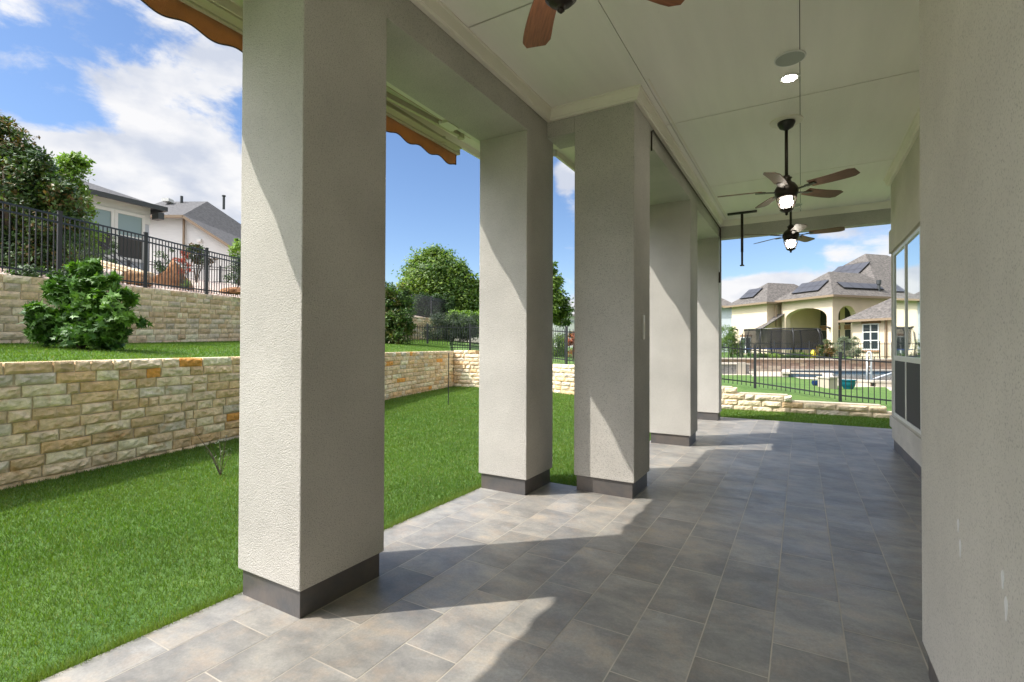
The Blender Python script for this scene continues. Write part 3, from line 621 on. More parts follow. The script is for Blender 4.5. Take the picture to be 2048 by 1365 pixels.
# ------------------------------------------------------------------ fences
def fence(pts, zs, h, label, spears, posts, gap=.105, group=None):
    """pts polyline, zs ground heights, posts arclengths"""
    P = np.array(pts, float); S = np.r_[0, np.cumsum(np.hypot(*np.diff(P, axis=0).T))]
    at_ = lambda s: Vector((float(np.interp(s, S, P[:, 0])), float(np.interp(s, S, P[:, 1])), float(np.interp(s, S, zs))))
    root = thing('metal_fence', label, 'fence', tuple(at_(posts[0])), 0, group); o0 = at_(posts[0])
    for i, s in enumerate(posts):
        p = at_(s)-o0; q = MB(); q.box(p.x-.032, p.x+.032, p.y-.032, p.y+.032, p.z-.1, p.z+h+.05); q.box(p.x-.037, p.x+.037, p.y-.037, p.y+.037, p.z+h+.0505, p.z+h+.065); q.build('post', M['fence'], root)
        if i == len(posts)-1: break
        a, c = posts[i], posts[i+1]; m = MB(); A = at_(a)-o0; Bq = at_(c)-o0; up = Vector((0, 0, 1))
        rails = (h-.02, h-.15, .12) if not spears else (h-.10, h-.26 if False else h-.10, .14)
        for zr in sorted(set(rails)): m.bar(A+up*zr, Bq+up*zr, .028, .032)
        n = max(1, int((c-a)/gap))
        for k in range(1, n):
            p = A.lerp(Bq, k/n); top_ = h+(0 if spears else -.025); m.bar(p+up*.04, p+up*top_, .0165)
        m.build('picket_panel', M['fence'], root)
    return root
P = np.array(UW, float); SU = np.r_[0, np.cumsum(np.hypot(*np.diff(P, axis=0).T))]
def s_at(px):                                # arclength where the wall crosses a bearing
    best = None
    for s in np.linspace(0, SU[-1], 3000):
        x = np.interp(s, SU, P[:, 0]); y = np.interp(s, SU, P[:, 1]); v = Vector((x, y)); d = v.x*-math.sin(YAW)+v.y*math.cos(YAW); r_ = v.x*math.cos(YAW)+v.y*math.sin(YAW)
        if d > .5 and (best is None or abs(r_/d-(px-1024)/990.86) < best[0]): best = (abs(r_/d-(px-1024)/990.86), s)
    return best[1]
sA, sB, sC = s_at(122), s_at(295), s_at(417); stp = sC-sB
fence([(x-.13, y) for x, y in UW], UT, 1.22, 'black fence on top of the taller limestone wall at left', False, [sA-2*stp, sA-stp, sA, sB, sC, sC+stp, sC+2*stp, sC+3*stp]+list(np.linspace(sC+4*stp, SU[-1], 5)))
FP = [(-19.0, 13.6), bearing(855, 21.3), bearing(940, 21.3), bearing(1030, 17.6), bearing(1133, 15.2), bearing(1260, 14.2), bearing(1510, 13.2), bearing(1680, 11.7), bearing(1860, 10.7), bearing(2100, 9.9)]
FZ = [1.35, 1.22, 1.22, 1.06, .87, .68, .33, .15, .05, .05]
SF = np.r_[0, np.cumsum(np.hypot(*np.diff(np.array(FP), axis=0).T))]
pl = []
for i in range(len(SF)-1):
    k = max(1, round((SF[i+1]-SF[i])/2.3)); pl += [SF[i]+(SF[i+1]-SF[i])*j/k for j in range(k)]
fence(FP, FZ, 1.10, 'long black picket fence behind the stepped limestone wall', True, pl+[SF[-1]])
FP3 = [bearing(1480, 30.2), bearing(1640, 29.7), bearing(1770, 29.4), bearing(1900, 29.2)]
SF3 = np.r_[0, np.cumsum(np.hypot(*np.diff(np.array(FP3), axis=0).T))]
fence(FP3, [.72]*4, 1.0, 'black picket fence between the pool terrace and the cream house', True, list(np.linspace(0, SF3[-1], 7)), gap=.13)
FP4 = [bearing(255, 22), bearing(380, 25), bearing(500, 27)]
SF4 = np.r_[0, np.cumsum(np.hypot(*np.diff(np.array(FP4), axis=0).T))]
fence(FP4, [4.35, 4.55, 4.7], .9, 'distant dark fence in front of the white houses on the hill', False, list(np.linspace(0, SF4[-1], 5)), gap=.13)

# ------------------------------------------------------------------ foliage
def leaves(name, blobs, n, size, pal, m='leaf', parent=None, seed=1, shell=.55, squash=.6, aspect=.5, droop=.0, lobes=False):
    """many folded leaves through a set of ellipsoid clumps. blobs: (x,y,z,rx,ry,rz)"""
    g = np.random.default_rng(seed); Bl = np.array(blobs, float); wgt = (Bl[:, 3]*Bl[:, 4]*Bl[:, 5])**(2/3); wgt /= wgt.sum()
    # sub-clumps for an uneven outline
    ncl = max(12, n//55); bi = g.choice(len(Bl), ncl, p=wgt); d = g.normal(size=(ncl, 3)); d /= np.linalg.norm(d, axis=1)[:, None]; rad = g.uniform(shell, 1.0, ncl)[:, None]
    cc = Bl[bi, :3] + d*rad*Bl[bi, 3:6]; cs = g.uniform(.24, .46, ncl)*Bl[bi, 3:6].mean(1); ctone = g.uniform(0, 1, ncl)
    ci = g.integers(0, ncl, n); q = np.clip(g.normal(size=(n, 3)), -1.5, 1.5)*.55; p = cc[ci] + q*cs[ci][:, None]*np.array([1, 1, squash+.25])
    nrm = d[ci]*.6 + g.normal(size=(n, 3))*.55 + np.array([0, 0, .55]); nrm /= np.linalg.norm(nrm, axis=1)[:, None]
    t = np.cross(nrm, g.normal(size=(n, 3))); t /= np.linalg.norm(t, axis=1)[:, None]; t[:, 2] -= droop; t /= np.linalg.norm(t, axis=1)[:, None]; bt = np.cross(nrm, t); bt /= np.linalg.norm(bt, axis=1)[:, None]
    sz = (size*g.uniform(.65, 1.25, n))[:, None]
    pal = np.array(pal); k = np.clip(ctone[ci]*.7+g.uniform(0, .45, n), 0, .999)*len(pal); col = pal[k.astype(int)]*g.uniform(.8, 1.2, n)[:, None]
    if lobes:      # five-lobed leaf outline
        ang = np.array([-150, -118, -92, -62, -40, -18, 0, 18, 40, 62, 92, 118, 150])*math.pi/180; rr_ = np.array([.30, .52, .30, .74, .36, .50, 1.0, .50, .36, .74, .30, .52, .30])
        V = [p]
        for a, r_ in zip(ang, rr_): V.append(p + t*sz*(r_*math.cos(a)+.25) + bt*sz*r_*math.sin(a) - nrm*sz*.12*abs(r_*math.sin(a)))
        V[0] = p+t*sz*.1
        V = np.stack(V, 1).reshape(-1, 3); K = len(ang)+1; base = np.arange(n)[:, None, None]*K
        tri = np.array([[0, i, i+1] for i in range(1, K-1)]); Fc = (base+tri[None]).reshape(-1, 3); cf = np.repeat(col, len(tri), 0)
        return npmesh(name, V, Fc, cf, M[m], parent)
    a = p; b_ = p+t*sz*.5+bt*sz*aspect*.5-nrm*sz*.06; c_ = p+t*sz; d_ = p+t*sz*.5-bt*sz*aspect*.5-nrm*sz*.06
    V = np.stack([a, b_, c_, d_], 1).reshape(-1, 3); o = np.arange(n)[:, None]*4
    Fc = np.concatenate([o+np.array([[0, 1, 2]]), o+np.array([[0, 2, 3]])], 1).reshape(-1, 3); cf = np.repeat(col, 2, 0)
    return npmesh(name, V, Fc, cf, M[m], parent)
G_DARK = [(.018, .042, .012), (.03, .07, .017), (.042, .09, .02), (.06, .115, .026)]
G_MID = [(.045, .10, .018), (.08, .155, .025), (.13, .21, .032), (.19, .28, .045)]
G_LIME = [(.08, .16, .02), (.12, .22, .03), (.17, .29, .04), (.22, .34, .06)]
G_RED = [(.025, .055, .016), (.035, .08, .02), (.05, .105, .022), (.07, .13, .026), (.10, .15, .03), (.15, .10, .03)]
G_BLUE = [(.06, .09, .075), (.09, .125, .10), (.13, .17, .14)]
G_SILV = [(.10, .13, .08), (.17, .21, .14), (.24, .28, .20)]
def plant(name, label, cat, base, blobs, n, size, pal, trunk=.06, stems=4, seed=1, group=None, **k):
    root = thing(name, label, cat, base, 0, group); rr = random.Random(seed)
    leaves('crown' if 'tree' in name else 'foliage', blobs, n, size, pal, parent=root, seed=seed, **k)
    b = MB()
    for i in range(stems):
        e = rr.choice(blobs); off = Vector((rr.uniform(-.5, .5)*e[3], rr.uniform(-.5, .5)*e[4], rr.uniform(-.2, .6)*e[5])); tip = Vector(e[:3])+off
        s = Vector((rr.uniform(-1, 1), rr.uniform(-1, 1), 0))*trunk*(.3 if stems < 4 else 1.3); m_ = s.lerp(tip, .5)+Vector((rr.uniform(-.1, .1), rr.uniform(-.1, .1), .1*tip.z))*.5
        b.tube([s, s.lerp(m_, .5)+Vector((0, 0, .05*tip.z)), m_, tip], [trunk, trunk*.8, trunk*.5, trunk*.15], 7)
    b.build('trunk' if 'tree' in name else 'stem', M['bark'], root, smooth=True)
    return root
def at3(px, d, z): x, y = bearing(px, d); return (x, y, z)
# view-aligned axes for spreading clumps sideways
SX, SY = math.cos(YAW), math.sin(YAW)
def cl(side, up, r, ry=None, rz=None, dep=0): return (SX*side-SY*dep*1.0, SY*side+SX*dep, up, r, ry or r, rz or r)
# fig shrub on the upper grass strip
plant('fig_shrub', 'broad-leaved green fig shrub on the upper grass strip at left', 'shrub', at3(164, 7.6, 1.355),
      [cl(-.25, .85, .3), cl(0, .22, .5, rz=.18), cl(-.4, .3, .4, rz=.2), cl(.5, .35, .3), cl(.15, 1.28, .2), cl(-.45, .95, .2), cl(.62, .85, .2), cl(0, .72, .34), cl(.0, 1.08, .24), cl(-.12, 1.26, .14), cl(-.52, .50, .30), cl(.45, .62, .34), cl(.30, .98, .22), cl(-.72, .66, .16), cl(.70, .50, .22), cl(-.62, .26, .2, rz=.14), cl(.25, .28, .36, rz=.2)], 7500, .088,
      [(.04, .11, .018), (.07, .165, .025), (.10, .22, .03), (.15, .29, .045)], m='leafgloss', trunk=.02, stems=9, seed=4, lobes=True, shell=.1)
# big photinia at far left, behind the fence
plant('photinia_tree', 'large dark evergreen with bronze new leaves at the left edge', 'tree', at3(10, 10.4, 2.75),
      [cl(-1.2, 1.4, 1.1), cl(-.3, 1.25, .95), cl(-.9, 2.5, .8), cl(.25, 1.95, .75), cl(.9, 1.2, .62), cl(1.15, 1.85, .42), cl(-1.0, .6, 1.0, rz=.6), cl(.3, .5, .8, rz=.5), cl(.9, .5, .5), cl(-.45, 2.8, .35), cl(-1.2, 3.1, .45), cl(.55, 2.5, .35), cl(.2, .2, 1.2, rz=.35), cl(-.2, 3.2, .4), cl(.05, 2.8, .5), cl(-.5, 3.4, .35), cl(.5, 2.3, .45)], 46000, .10, G_RED, m='leafgloss', trunk=.09, stems=7, seed=8, shell=.35)
plant('oak_tree', 'bright green young oak between the dark evergreen and the near hill house', 'tree', at3(118, 13.5, 3.4),
      [cl(.1, 2.6, .55), cl(.3, 1.9, .5), cl(-.3, 2.2, .6), cl(.55, 1.1, .45), cl(.35, 2.9, .3), cl(.6, .6, .4), cl(.45, 3.1, .25)], 11000, .11, G_LIME, trunk=.05, stems=4, seed=15)
plant('conifer_shrub', 'bluish grey conifer behind the fence beside the dark evergreen', 'shrub', at3(135, 11.8, 3.0),
      [cl(0, .6, .5, rz=.6), cl(.1, 1.2, .35, rz=.5), cl(.45, .4, .35)], 5000, .07, G_BLUE, trunk=.04, stems=3, seed=21, aspect=.25)
plant('crape_shrub', 'dense dark green shrub with rusty tips at the corner of the upper terrace', 'shrub', at3(786, 19.5, 1.42),
      [cl(0, .6, .75, rz=.7), cl(.1, 1.4, .65, rz=.7), cl(-.3, 2.0, .5), cl(.3, 1.9, .45), cl(-.7, 1.2, .7, rz=.9), cl(.55, .9, .4), cl(-.5, .4, .8, rz=.5)], 20000, .11, [(.03, .07, .016), (.05, .11, .02), (.08, .15, .026), (.11, .18, .03), (.15, .14, .04)], trunk=.04, stems=6, seed=31)
plant('round_tree', 'big rounded green tree behind the fences, between the two nearest pillars', 'tree', at3(868, 34, 2.4),
      [cl(0, 3.2, 2.1), cl(-1.0, 2.6, 1.5), cl(1.2, 2.8, 1.6), cl(.2, 4.3, 1.5), cl(-.8, 3.9, 1.2), cl(1.5, 3.8, 1.1), cl(2.1, 2.0, 1.3), cl(2.2, 1.1, 1.2), cl(-.1, 5.0, .8), cl(2.6, 2.9, .9)], 40000, .24, G_MID, trunk=.2, stems=7, seed=41)
plant('lime_shrub', 'bright yellow-green bush in front of the big rounded tree', 'shrub', at3(925, 29, 1.8), [cl(0, 1.0, .8, rz=.8), cl(.7, .9, .7, rz=.8), cl(-.5, 1.1, .5, rz=.6)], 8000, .14, G_LIME, trunk=.05, stems=3, seed=43)
for i, (px, n_) in enumerate(((875, 1), (905, 2), (935, 3))):
    plant('hedge_shrub', ['dark grey-green shrub left in the hedge behind the fence', 'dark grey-green shrub, middle one in the hedge behind the fence', 'dark grey-green shrub right in the hedge, beside the second pillar'][i], 'shrub', at3(px, 25.5+i*.2, 1.6),
          [cl(0, .75, .7, rz=.8), cl(.2, 1.15, .45), cl(-.25, .5, .5)], 6000, .10, [(.03, .05, .03), (.045, .07, .04), (.07, .10, .055)], trunk=.03, stems=3, seed=50+i, group='hedge behind the fence', aspect=.25)
plant('leafy_tree', 'leafy tree seen between the second and third pillars', 'tree', at3(1086, 21, 1.1), [cl(.1, 2.3, .75), cl(.6, 2.0, .6), cl(-.4, 2.6, .8), cl(.35, 3.1, .45), cl(.75, 1.5, .4), cl(.1, 3.6, .4)], 14000, .15, G_MID, trunk=.07, stems=4, seed=61)
plant('round_shrub', 'green shrub behind the fence between the second and third pillars', 'shrub', at3(1112, 20, 1.0), [cl(0, .45, .5, rz=.5), cl(.25, .7, .3)], 2500, .09, G_MID, trunk=.03, stems=3, seed=63)
plant('nandina_shrub', 'orange-red shrub behind the fence beside the third pillar', 'shrub', at3(1146, 18.2, .92), [cl(0, .55, .28, rz=.5), cl(.08, .95, .2), cl(.25, .6, .28, rz=.4)], 2200, .08, [(.20, .04, .02), (.34, .08, .03), (.42, .15, .05), (.12, .09, .03)], trunk=.02, stems=5, seed=65)
# pool-side planting on the right
plant('willow_shrub', 'wispy tall green shrub by the grey house beyond the pool', 'shrub', at3(1463, 31, .72), [cl(-.2, .8, .6, rz=.9), cl(.3, .7, .45, rz=.7), cl(-.4, 1.5, .35, rz=.6), cl(.1, 1.5, .3, rz=.5)], 5000, .17, G_MID, trunk=.03, stems=6, seed=71, aspect=.15)
plant('photinia_shrub', 'dark shrub with coppery tips right of the trampoline', 'shrub', at3(1650, 28.9, .75), [cl(0, .45, .42, rz=.45), cl(.1, .85, .28), cl(.3, .4, .3)], 3000, .10, [(.03, .06, .016), (.05, .085, .02), (.11, .10, .03), (.22, .12, .04)], trunk=.03, stems=4, seed=73)
plant('olive_shrub', 'silvery green shrub left of the arched porch window', 'shrub', at3(1683, 30.6, .75), [cl(0, .6, .42, rz=.55), cl(.1, 1.1, .28)], 2500, .10, G_SILV, trunk=.03, stems=4, seed=75, aspect=.3, group='silvery shrubs by the porch')
plant('olive_shrub', 'silvery green shrub in front of the right side of the porch arch', 'shrub', at3(1707, 30.4, .75), [cl(0, .6, .36, rz=.55), cl(.1, 1.05, .25), cl(.3, .3, .25)], 2500, .10, G_SILV, trunk=.03, stems=4, seed=77, aspect=.3, group='silvery shrubs by the porch')
for i, px in enumerate((1512, 1545, 1580, 1612)):
    plant('low_shrub', 'low yellow-green shrub under the trampoline, number ' + ['one', 'two', 'three', 'four'][i] + ' from the left', 'shrub', at3(px, 29.25, .72), [cl(0, .16, .5, ry=.3, rz=.2), cl(.3, .2, .3, rz=.16)], 1300, .08, G_MID if i % 2 else G_DARK, trunk=.015, stems=3, seed=80+i, group='low shrubs under the trampoline')
for i, px in enumerate((838, 862, 886)):
    plant('dark_shrub', 'dark shrub behind the upper fence, ' + ['left', 'middle', 'right'][i] + ' of the three beside the big rounded tree', 'shrub', at3(px, 29.5+i*.4, 3.2), [cl(0, .5, .6, rz=.7), cl(.3, 1.0, .4)], 3500, .12, G_DARK, trunk=.03, stems=3, seed=150+i, group='shrubs behind the far upper fence')
# hill garden at left
plant('redbud_shrub', 'small dark green and red-leaved shrub in front of the white hill house', 'shrub', at3(392, 15.2, 3.35), [cl(0, .85, .32), cl(.25, .7, .28), cl(-.1, 1.05, .22)], 1500, .085, [(.03, .06, .02), (.04, .08, .025), (.10, .06, .03)], trunk=.02, stems=4, seed=90)
plant('yucca_flower', 'spiky plant with pink-red flower stalks in the gravel bed', 'plant', at3(362, 14.2, 3.05), [cl(-.1, .65, .12, rz=.35), cl(.15, .55, .12, rz=.4), cl(.02, .9, .14, rz=.2)], 700, .06, [(.5, .09, .08), (.6, .16, .14), (.35, .08, .05)], trunk=.012, stems=7, seed=91)
plant('loose_shrub', 'thin grey-green shrub in front of the white wall left of the red boulder', 'shrub', at3(326, 16.5, 3.5), [cl(0, .7, .25, rz=.5), cl(.15, 1.0, .18)], 700, .07, G_DARK, trunk=.015, stems=5, seed=92)
plant('dark_shrub', 'airy dark shrub behind the fence beside the nearest pillar', 'shrub', at3(474, 16.5, 3.1), [cl(0, .5, .35, rz=.5), cl(.1, 1.0, .28, rz=.3)], 1800, .075, G_DARK, trunk=.02, stems=5, seed=93)
plant('lime_tree', 'bright green leafy tree top beside the nearest pillar', 'tree', at3(486, 20, 3.6), [cl(0, 1.6, .45), cl(-.25, 1.9, .25), cl(.2, 2.2, .35), cl(.3, 1.2, .4)], 2500, .12, G_LIME, trunk=.04, stems=3, seed=94)
def spiky(name, label, base, n, ln, col, seed):
    root = thing(name, label, 'plant', base); g = random.Random(seed); b = MB()
    for i in range(n):
        a = g.uniform(0, 6.28); e = g.uniform(.2, 1.4); d = Vector((math.cos(a)*math.cos(e), math.sin(a)*math.cos(e), math.sin(e))); s = Vector((-math.sin(a), math.cos(a), 0))*.014; l_ = ln*g.uniform(.7, 1.1)
        b.col = tuple(c*g.uniform(.7, 1.2) for c in col); b.add([s*.6, -s*.6, d*l_*.55-s, d*l_*.55+s, d*l_+Vector((0, 0, -.12*l_*math.cos(e)))], [(0, 1, 2, 3), (3, 2, 4)])
    b.build('foliage', M['leaf'], root)
spiky('yucca_plant', 'spiky green yucca on the gravel above the fig shrub', at3(232, 12.6, 2.98), 60, .42, (.07, .11, .05), 3)
spiky('agave_plant', 'low spiky pale plant beside the red boulder', at3(372, 13.8, 3.02), 50, .30, (.12, .16, .10), 4)
# slender upright conifer beside the hill house
plant('cypress_shrub', 'slim dark conifer below the hill-house windows', 'shrub', at3(224, 17.5, 4.05), [cl(0, .5, .15, rz=.5), cl(0, 1.0, .1, rz=.35)], 900, .07, G_DARK, trunk=.02, stems=2, seed=95, aspect=.3)
# ground-hugging creeper over the wall top at far left
plant('creeper_plant', 'dark creeping greenery spilling onto the wall top at the left edge', 'plant', at3(40, 8.9, 2.6), [cl(-.9, .12, .6, ry=.25, rz=.16), cl(.1, .1, .5, ry=.22, rz=.13), cl(.8, .08, .4, ry=.15, rz=.08)], 3500, .06, G_DARK, trunk=.01, stems=5, seed=96)

# boulders
def boulder(label, base, sx, sy, sz, m, seed, rz=0, peak=0):
    root_v = []; b = MB(); nu, nv = 22, 12
    for j in range(nv+1):
        for i in range(nu):
            a = 2*math.pi*i/nu; e = math.pi*j/nv-math.pi/2; d = Vector((math.cos(a)*math.cos(e), math.sin(a)*math.cos(e), math.sin(e)))
            k = 1+.35*noise.noise(d*1.3+Vector((seed, 0, 0)))+.16*noise.noise(d*3.4+Vector((0, seed, 0)))+.07*noise.noise(d*8)
            z = d.z*sz*k; z = z*(1+peak*max(0, 1-abs(d.x-.25)*2.4)) if z > 0 else z*.3
            root_v.append((d.x*sx*k, d.y*sy*k, z))
    b.add(root_v, [(j*nu+i, j*nu+(i+1) % nu, (j+1)*nu+(i+1) % nu, (j+1)*nu+i) for j in range(nv) for i in range(nu)])
    o = b.build('boulder', M[m], smooth=True); o.location = base; o.rotation_euler = (0, 0, rz); o.data.shade_smooth() if False else None
    for p in o.data.polygons: p.use_smooth = (p.index % 3 != 0)
    return tag(o, label, 'boulder', 'boulders in the gravel bed')
boulder('rounded tan boulder on the gravel left of the big fence post', at3(268, 12.3, 2.96), .42, .35, .30, 'boulder2', 2.3, YAW)
boulder('large peaked rust-red boulder behind the fence', at3(336, 14.6, 3.1), .60, .40, .42, 'boulder', 5.1, YAW, .9)
boulder('flat rusty boulder beside the nearest pillar', at3(472, 14.8, 3.0), .42, .3, .16, 'boulder', 9.7, YAW)
# pebbles along the wall head (countless)
n = 9000; g = np.random.default_rng(5); s = g.uniform(5, 17, n); off = -g.uniform(.05, 3.2, n)**1.0
px_ = np.interp(s, SU, P[:, 0])+off; py_ = np.interp(s, SU, P[:, 1]); pz_ = np.interp(s, SU, UT)+np.interp(-off, [0, .1, 1.5, 4], [-.04, -.04, .22, .75])
r_ = g.uniform(.018, .05, n); oct_ = np.array([(1, 0, 0), (0, 1, 0), (-1, 0, 0), (0, -1, 0), (0, 0, .7), (0, 0, -.7)])
V = np.stack([px_, py_, pz_], 1)[:, None, :]+oct_[None]*r_[:, None, None]*g.uniform(.6, 1.3, (n, 6, 1)); tri = np.array([(0, 1, 4), (1, 2, 4), (2, 3, 4), (3, 0, 4), (1, 0, 5), (2, 1, 5), (3, 2, 5), (0, 3, 5)])
Fc = (np.arange(n)[:, None, None]*6+tri[None]).reshape(-1, 3); pc = np.array([(.55, .42, .35), (.62, .52, .45), (.45, .33, .27), (.66, .62, .57), (.5, .33, .25)])[g.integers(0, 5, n)]
tag(npmesh('gravel', V.reshape(-1, 3), Fc, np.repeat(pc, 8, 0), M['pebble']), 'pinkish gravel covering the bank above the upper wall', 'gravel', kind='stuff')

# ------------------------------------------------------------------ grass
def poly_in(x, y, poly):
    c = np.zeros(len(x), bool); j = len(poly)-1
    for i in range(len(poly)):
        xi, yi = poly[i]; xj, yj = poly[j]; m = ((yi > y) != (yj > y)) & (x < (xj-xi)*(y-yi)/(yj-yi+1e-12)+xi); c ^= m; j = i
    return c
def grass(name, label, X, Y, Z, hh, ww, g, base=(.046, .122, .011)):
    n = len(X); a = g.uniform(0, 6.283, n); lean = g.uniform(.1, .9, n)*hh; la = g.uniform(0, 6.283, n)
    dx, dy = np.cos(a)*ww/2, np.sin(a)*ww/2
    V = np.stack([np.stack([X-dx, Y-dy, Z], 1), np.stack([X+dx, Y+dy, Z], 1), np.stack([X+np.cos(la)*lean, Y+np.sin(la)*lean, Z+hh], 1)], 1).reshape(-1, 3)
    t = g.uniform(0, 1, n)[:, None]; patch = np.array([noise.noise(Vector((x*.9, y*.9, 0))) for x, y in zip(X[::50], Y[::50])]).repeat(50)[:n][:, None] if False else 0
    col = np.array(base)*(1-t)+np.array((.125, .225, .024))*t; dry = g.uniform(0, 1, n) < .05; col[dry] = (.24, .24, .08)
    pt = np.sin(1.7*X+1.5*np.sin(2.3*Y))*np.sin(1.3*Y+1.1*np.sin(1.9*X))*.5+np.sin(6.1*X+2*np.sin(4.7*Y))*np.sin(5.3*Y+1.7*np.sin(3.9*X))*.5
    col = col*(1+.16*pt[:, None])*np.array((1, 1, 1)); thin = g.uniform(0, 1, n) < np.clip(.10*(pt-.25), 0, 1); col[thin] = (.27, .25, .10)
    col = col*g.uniform(.75, 1.2, n)[:, None]
    return tag(npmesh(name, V, np.arange(3*n).reshape(-1, 3), col, M['blade']), label, 'grass', kind='stuff')
g = np.random.default_rng(11)
N_ = 2600000; X = g.uniform(-11, 4, N_); Y = g.uniform(.2, 15, N_); dd = np.hypot(X, Y)
keep = (g.uniform(0, 1, N_) < np.clip((4.6/dd)**1.7, .05, 1)) & poly_in(X, Y, low) & ~((X > -2.795) & (Y < 4.71)) & ~((X > -1.97) & (Y < 10.87))
ang = (X*math.cos(YAW)+Y*math.sin(YAW))/np.maximum(.01, -X*math.sin(YAW)+Y*math.cos(YAW)); keep &= (np.abs(ang) < 1.15)
X, Y, dd = X[keep], Y[keep], dd[keep]; n = len(X)
grass('grass', 'mown green grass of the lower lawn', X, Y, np.full(n, -.03), g.uniform(.018, .034, n)*np.clip(.8+dd*.04, 1, 1.4), g.uniform(.0025, .0042, n)*np.clip(dd/3.2, 1, 4), g)
# taller fringe of grass hanging over the patio edge
n = 14000; Y = g.uniform(.3, 4.72, n); X = -2.797-np.abs(g.normal(0, .03, n)); grass('edge_grass', 'longer dry-tipped grass along the patio edge', X, Y, np.full(n, -.03), g.uniform(.035, .075, n), g.uniform(.003, .005, n), g, (.12, .16, .04))
# terrace
n = 170000; u = g.uniform(0, 1, n); v = g.uniform(0, 1, n); pA, _, _ = resample([(x-.12, y) for x, y in W1], 200); pB, (zB2,), _ = resample(UW, 200, (UB,)); i_ = (v*199).astype(int)
X = pA[i_, 0]*(1-u)+pB[i_, 0]*u; Y = pA[i_, 1]*(1-u)+pB[i_, 1]*u+g.uniform(-.06, .06, n); Z = (WT-.02)*(1-u)+zB2[i_]*u+.03*np.sin(u*3.1)
X = X+g.uniform(-.05, .0, n)
grass('terrace_grass', 'bright green grass of the upper strip between the two walls', X, Y, Z-.005, g.uniform(.02, .045, n), g.uniform(.008, .018, n), g, (.085, .19, .02))

# ------------------------------------------------------------------ houses on the hill at left
def hip(b, x0, x1, y0, y1, z, pitch, ridge_z=None):
    hw = min(x1-x0, y1-y0)/2; rz = z+hw*pitch
    if (x1-x0) > (y1-y0): ra, rb = (x0+hw, (y0+y1)/2, rz), (x1-hw, (y0+y1)/2, rz)
    else: ra, rb = ((x0+x1)/2, y0+hw, rz), ((x0+x1)/2, y1-hw, rz)
    v = [(x0, y0, z), (x1, y0, z), (x1, y1, z), (x0, y1, z), ra, rb]
    f = [(0, 1, 5, 4), (1, 2, 5), (2, 3, 4, 5), (3, 0, 4), (3, 2, 1, 0)] if (x1-x0) > (y1-y0) else [(0, 1, 4), (1, 2, 5, 4), (2, 3, 5), (3, 0, 4, 5), (3, 2, 1, 0)]
    return b.add(v, f)
def gutter(b, x0, x1, y0, y1, z, t=.1, h=.13):
    b.box(x0-t, x1+t, y0-t, y0, z-h, z+.03); b.box(x0-t, x1+t, y1, y1+t, z-h, z+.03); b.box(x0-t, x0, y0, y1, z-h, z+.03); b.box(x1, x1+t, y0, y1, z-h, z+.03)
# near hill house: long wall facing the garden, three tall windows
HA = thing('hill_house', 'grey hill house with three white-framed windows and dark eaves, behind the oak', 'house', (-25.6, 9.9, 0), R(5))
# local: wall face on x=0, running along -y (left) to y=+1.2 (right end)
EZ = 7.75
MB().box(-9, 0, -9, 1.25, 3.5, EZ).build('wall', M['grey_wall'], HA)
b = MB(); b.box(.001, .06, -3.6, 1.26, EZ-.85, EZ-.02); b.build('frieze', M['white_wall'], HA)
hip(b := MB(), -9.6, .6, -9.6, 1.55, EZ-.05, .42); b.build('roof', M['shingle_dark'], HA)
b = MB(); gutter(b, -9.6, .6, -9.6, 1.55, EZ-.05, .10, .17); b.box(.1, .6, 1.3, 1.55, EZ-.6, EZ-.30); b.build('gutter', M['darktrim'], HA)
for y0 in (-2.55, -1.25, -.05):
    w = thing('window', None, None); w.parent = HA; b = MB(); wz0, wz1 = EZ-2.5, EZ-.62
    b.box(.061, .12, y0-.12, y0+1.07, wz1, wz1+.14); b.box(.061, .12, y0-.12, y0+1.07, wz0-.14, wz0); b.box(.061, .12, y0-.12, y0-.0, wz0, wz1); b.box(.061, .12, y0+.95, y0+1.07, wz0, wz1); b.box(.061, .10, y0, y0+.95, (wz0+wz1)/2-.05, (wz0+wz1)/2+.03); b.build('frame', M['winframe'], w)
    MB().box(.02, .07, y0, y0+.95, (wz0+wz1)/2+.03, wz1).build('pane', M['blind'], w); MB().box(.02, .075, y0, y0+.95, wz0, (wz0+wz1)/2-.05).build('screen', M['screen'], w)
# white hill house
ox, oy = bearing(369, 30)
HB = thing('hill_house', 'white-walled hill house with brown roof pipes and long sloping roof', 'house', (ox, oy, 0), YAW)
s_ = 30/990.86
def hb(px, py, d=30): return (px-369)*s_*d/30, level(py, d, px)
ez = hb(369, 433)[1]; poly = [(-3.4, 4.0), (2.9, 4.0), (2.9, hb(455, 495)[1]), (0, ez), (-3.4, ez)]
b = MB(); b.prism(poly, lambda u, v: (u, 0, v), lambda u, v: (u, 6, v)); b.build('wall', M['white_wall'], HB)
rz = hb(369, 403, 33)[1]
b = MB(); b.add([(-3.6, -.4, ez), (.1, -.4, ez), (3.1, -.35, hb(458, 497)[1]), (-3.6, 3, rz), (-.55, 3, rz+.02), (3.9, 5.6, hb(480, 470)[1]-.4), (-3.6, -.4, ez-.14), (.1, -.4, ez-.14), (3.1, -.35, hb(458, 497)[1]-.14)],
               [(0, 1, 4, 3), (1, 2, 5, 4), (6, 7, 1, 0), (7, 8, 2, 1)]); b.build('roof', M['shingle_dark'], HB)
b = MB(); b.bar((-3.6, -.42, ez-.1), (.1, -.42, ez-.1), .1, .16); b.bar((.1, -.42, ez-.1), (3.1, -.38, hb(458, 497)[1]-.1), .08, .16); b.bar((-.05, -.1, ez-.1), (-.05, -.1, 4.4), .09, .09); b.build('gutter', M['gutter'], HB)
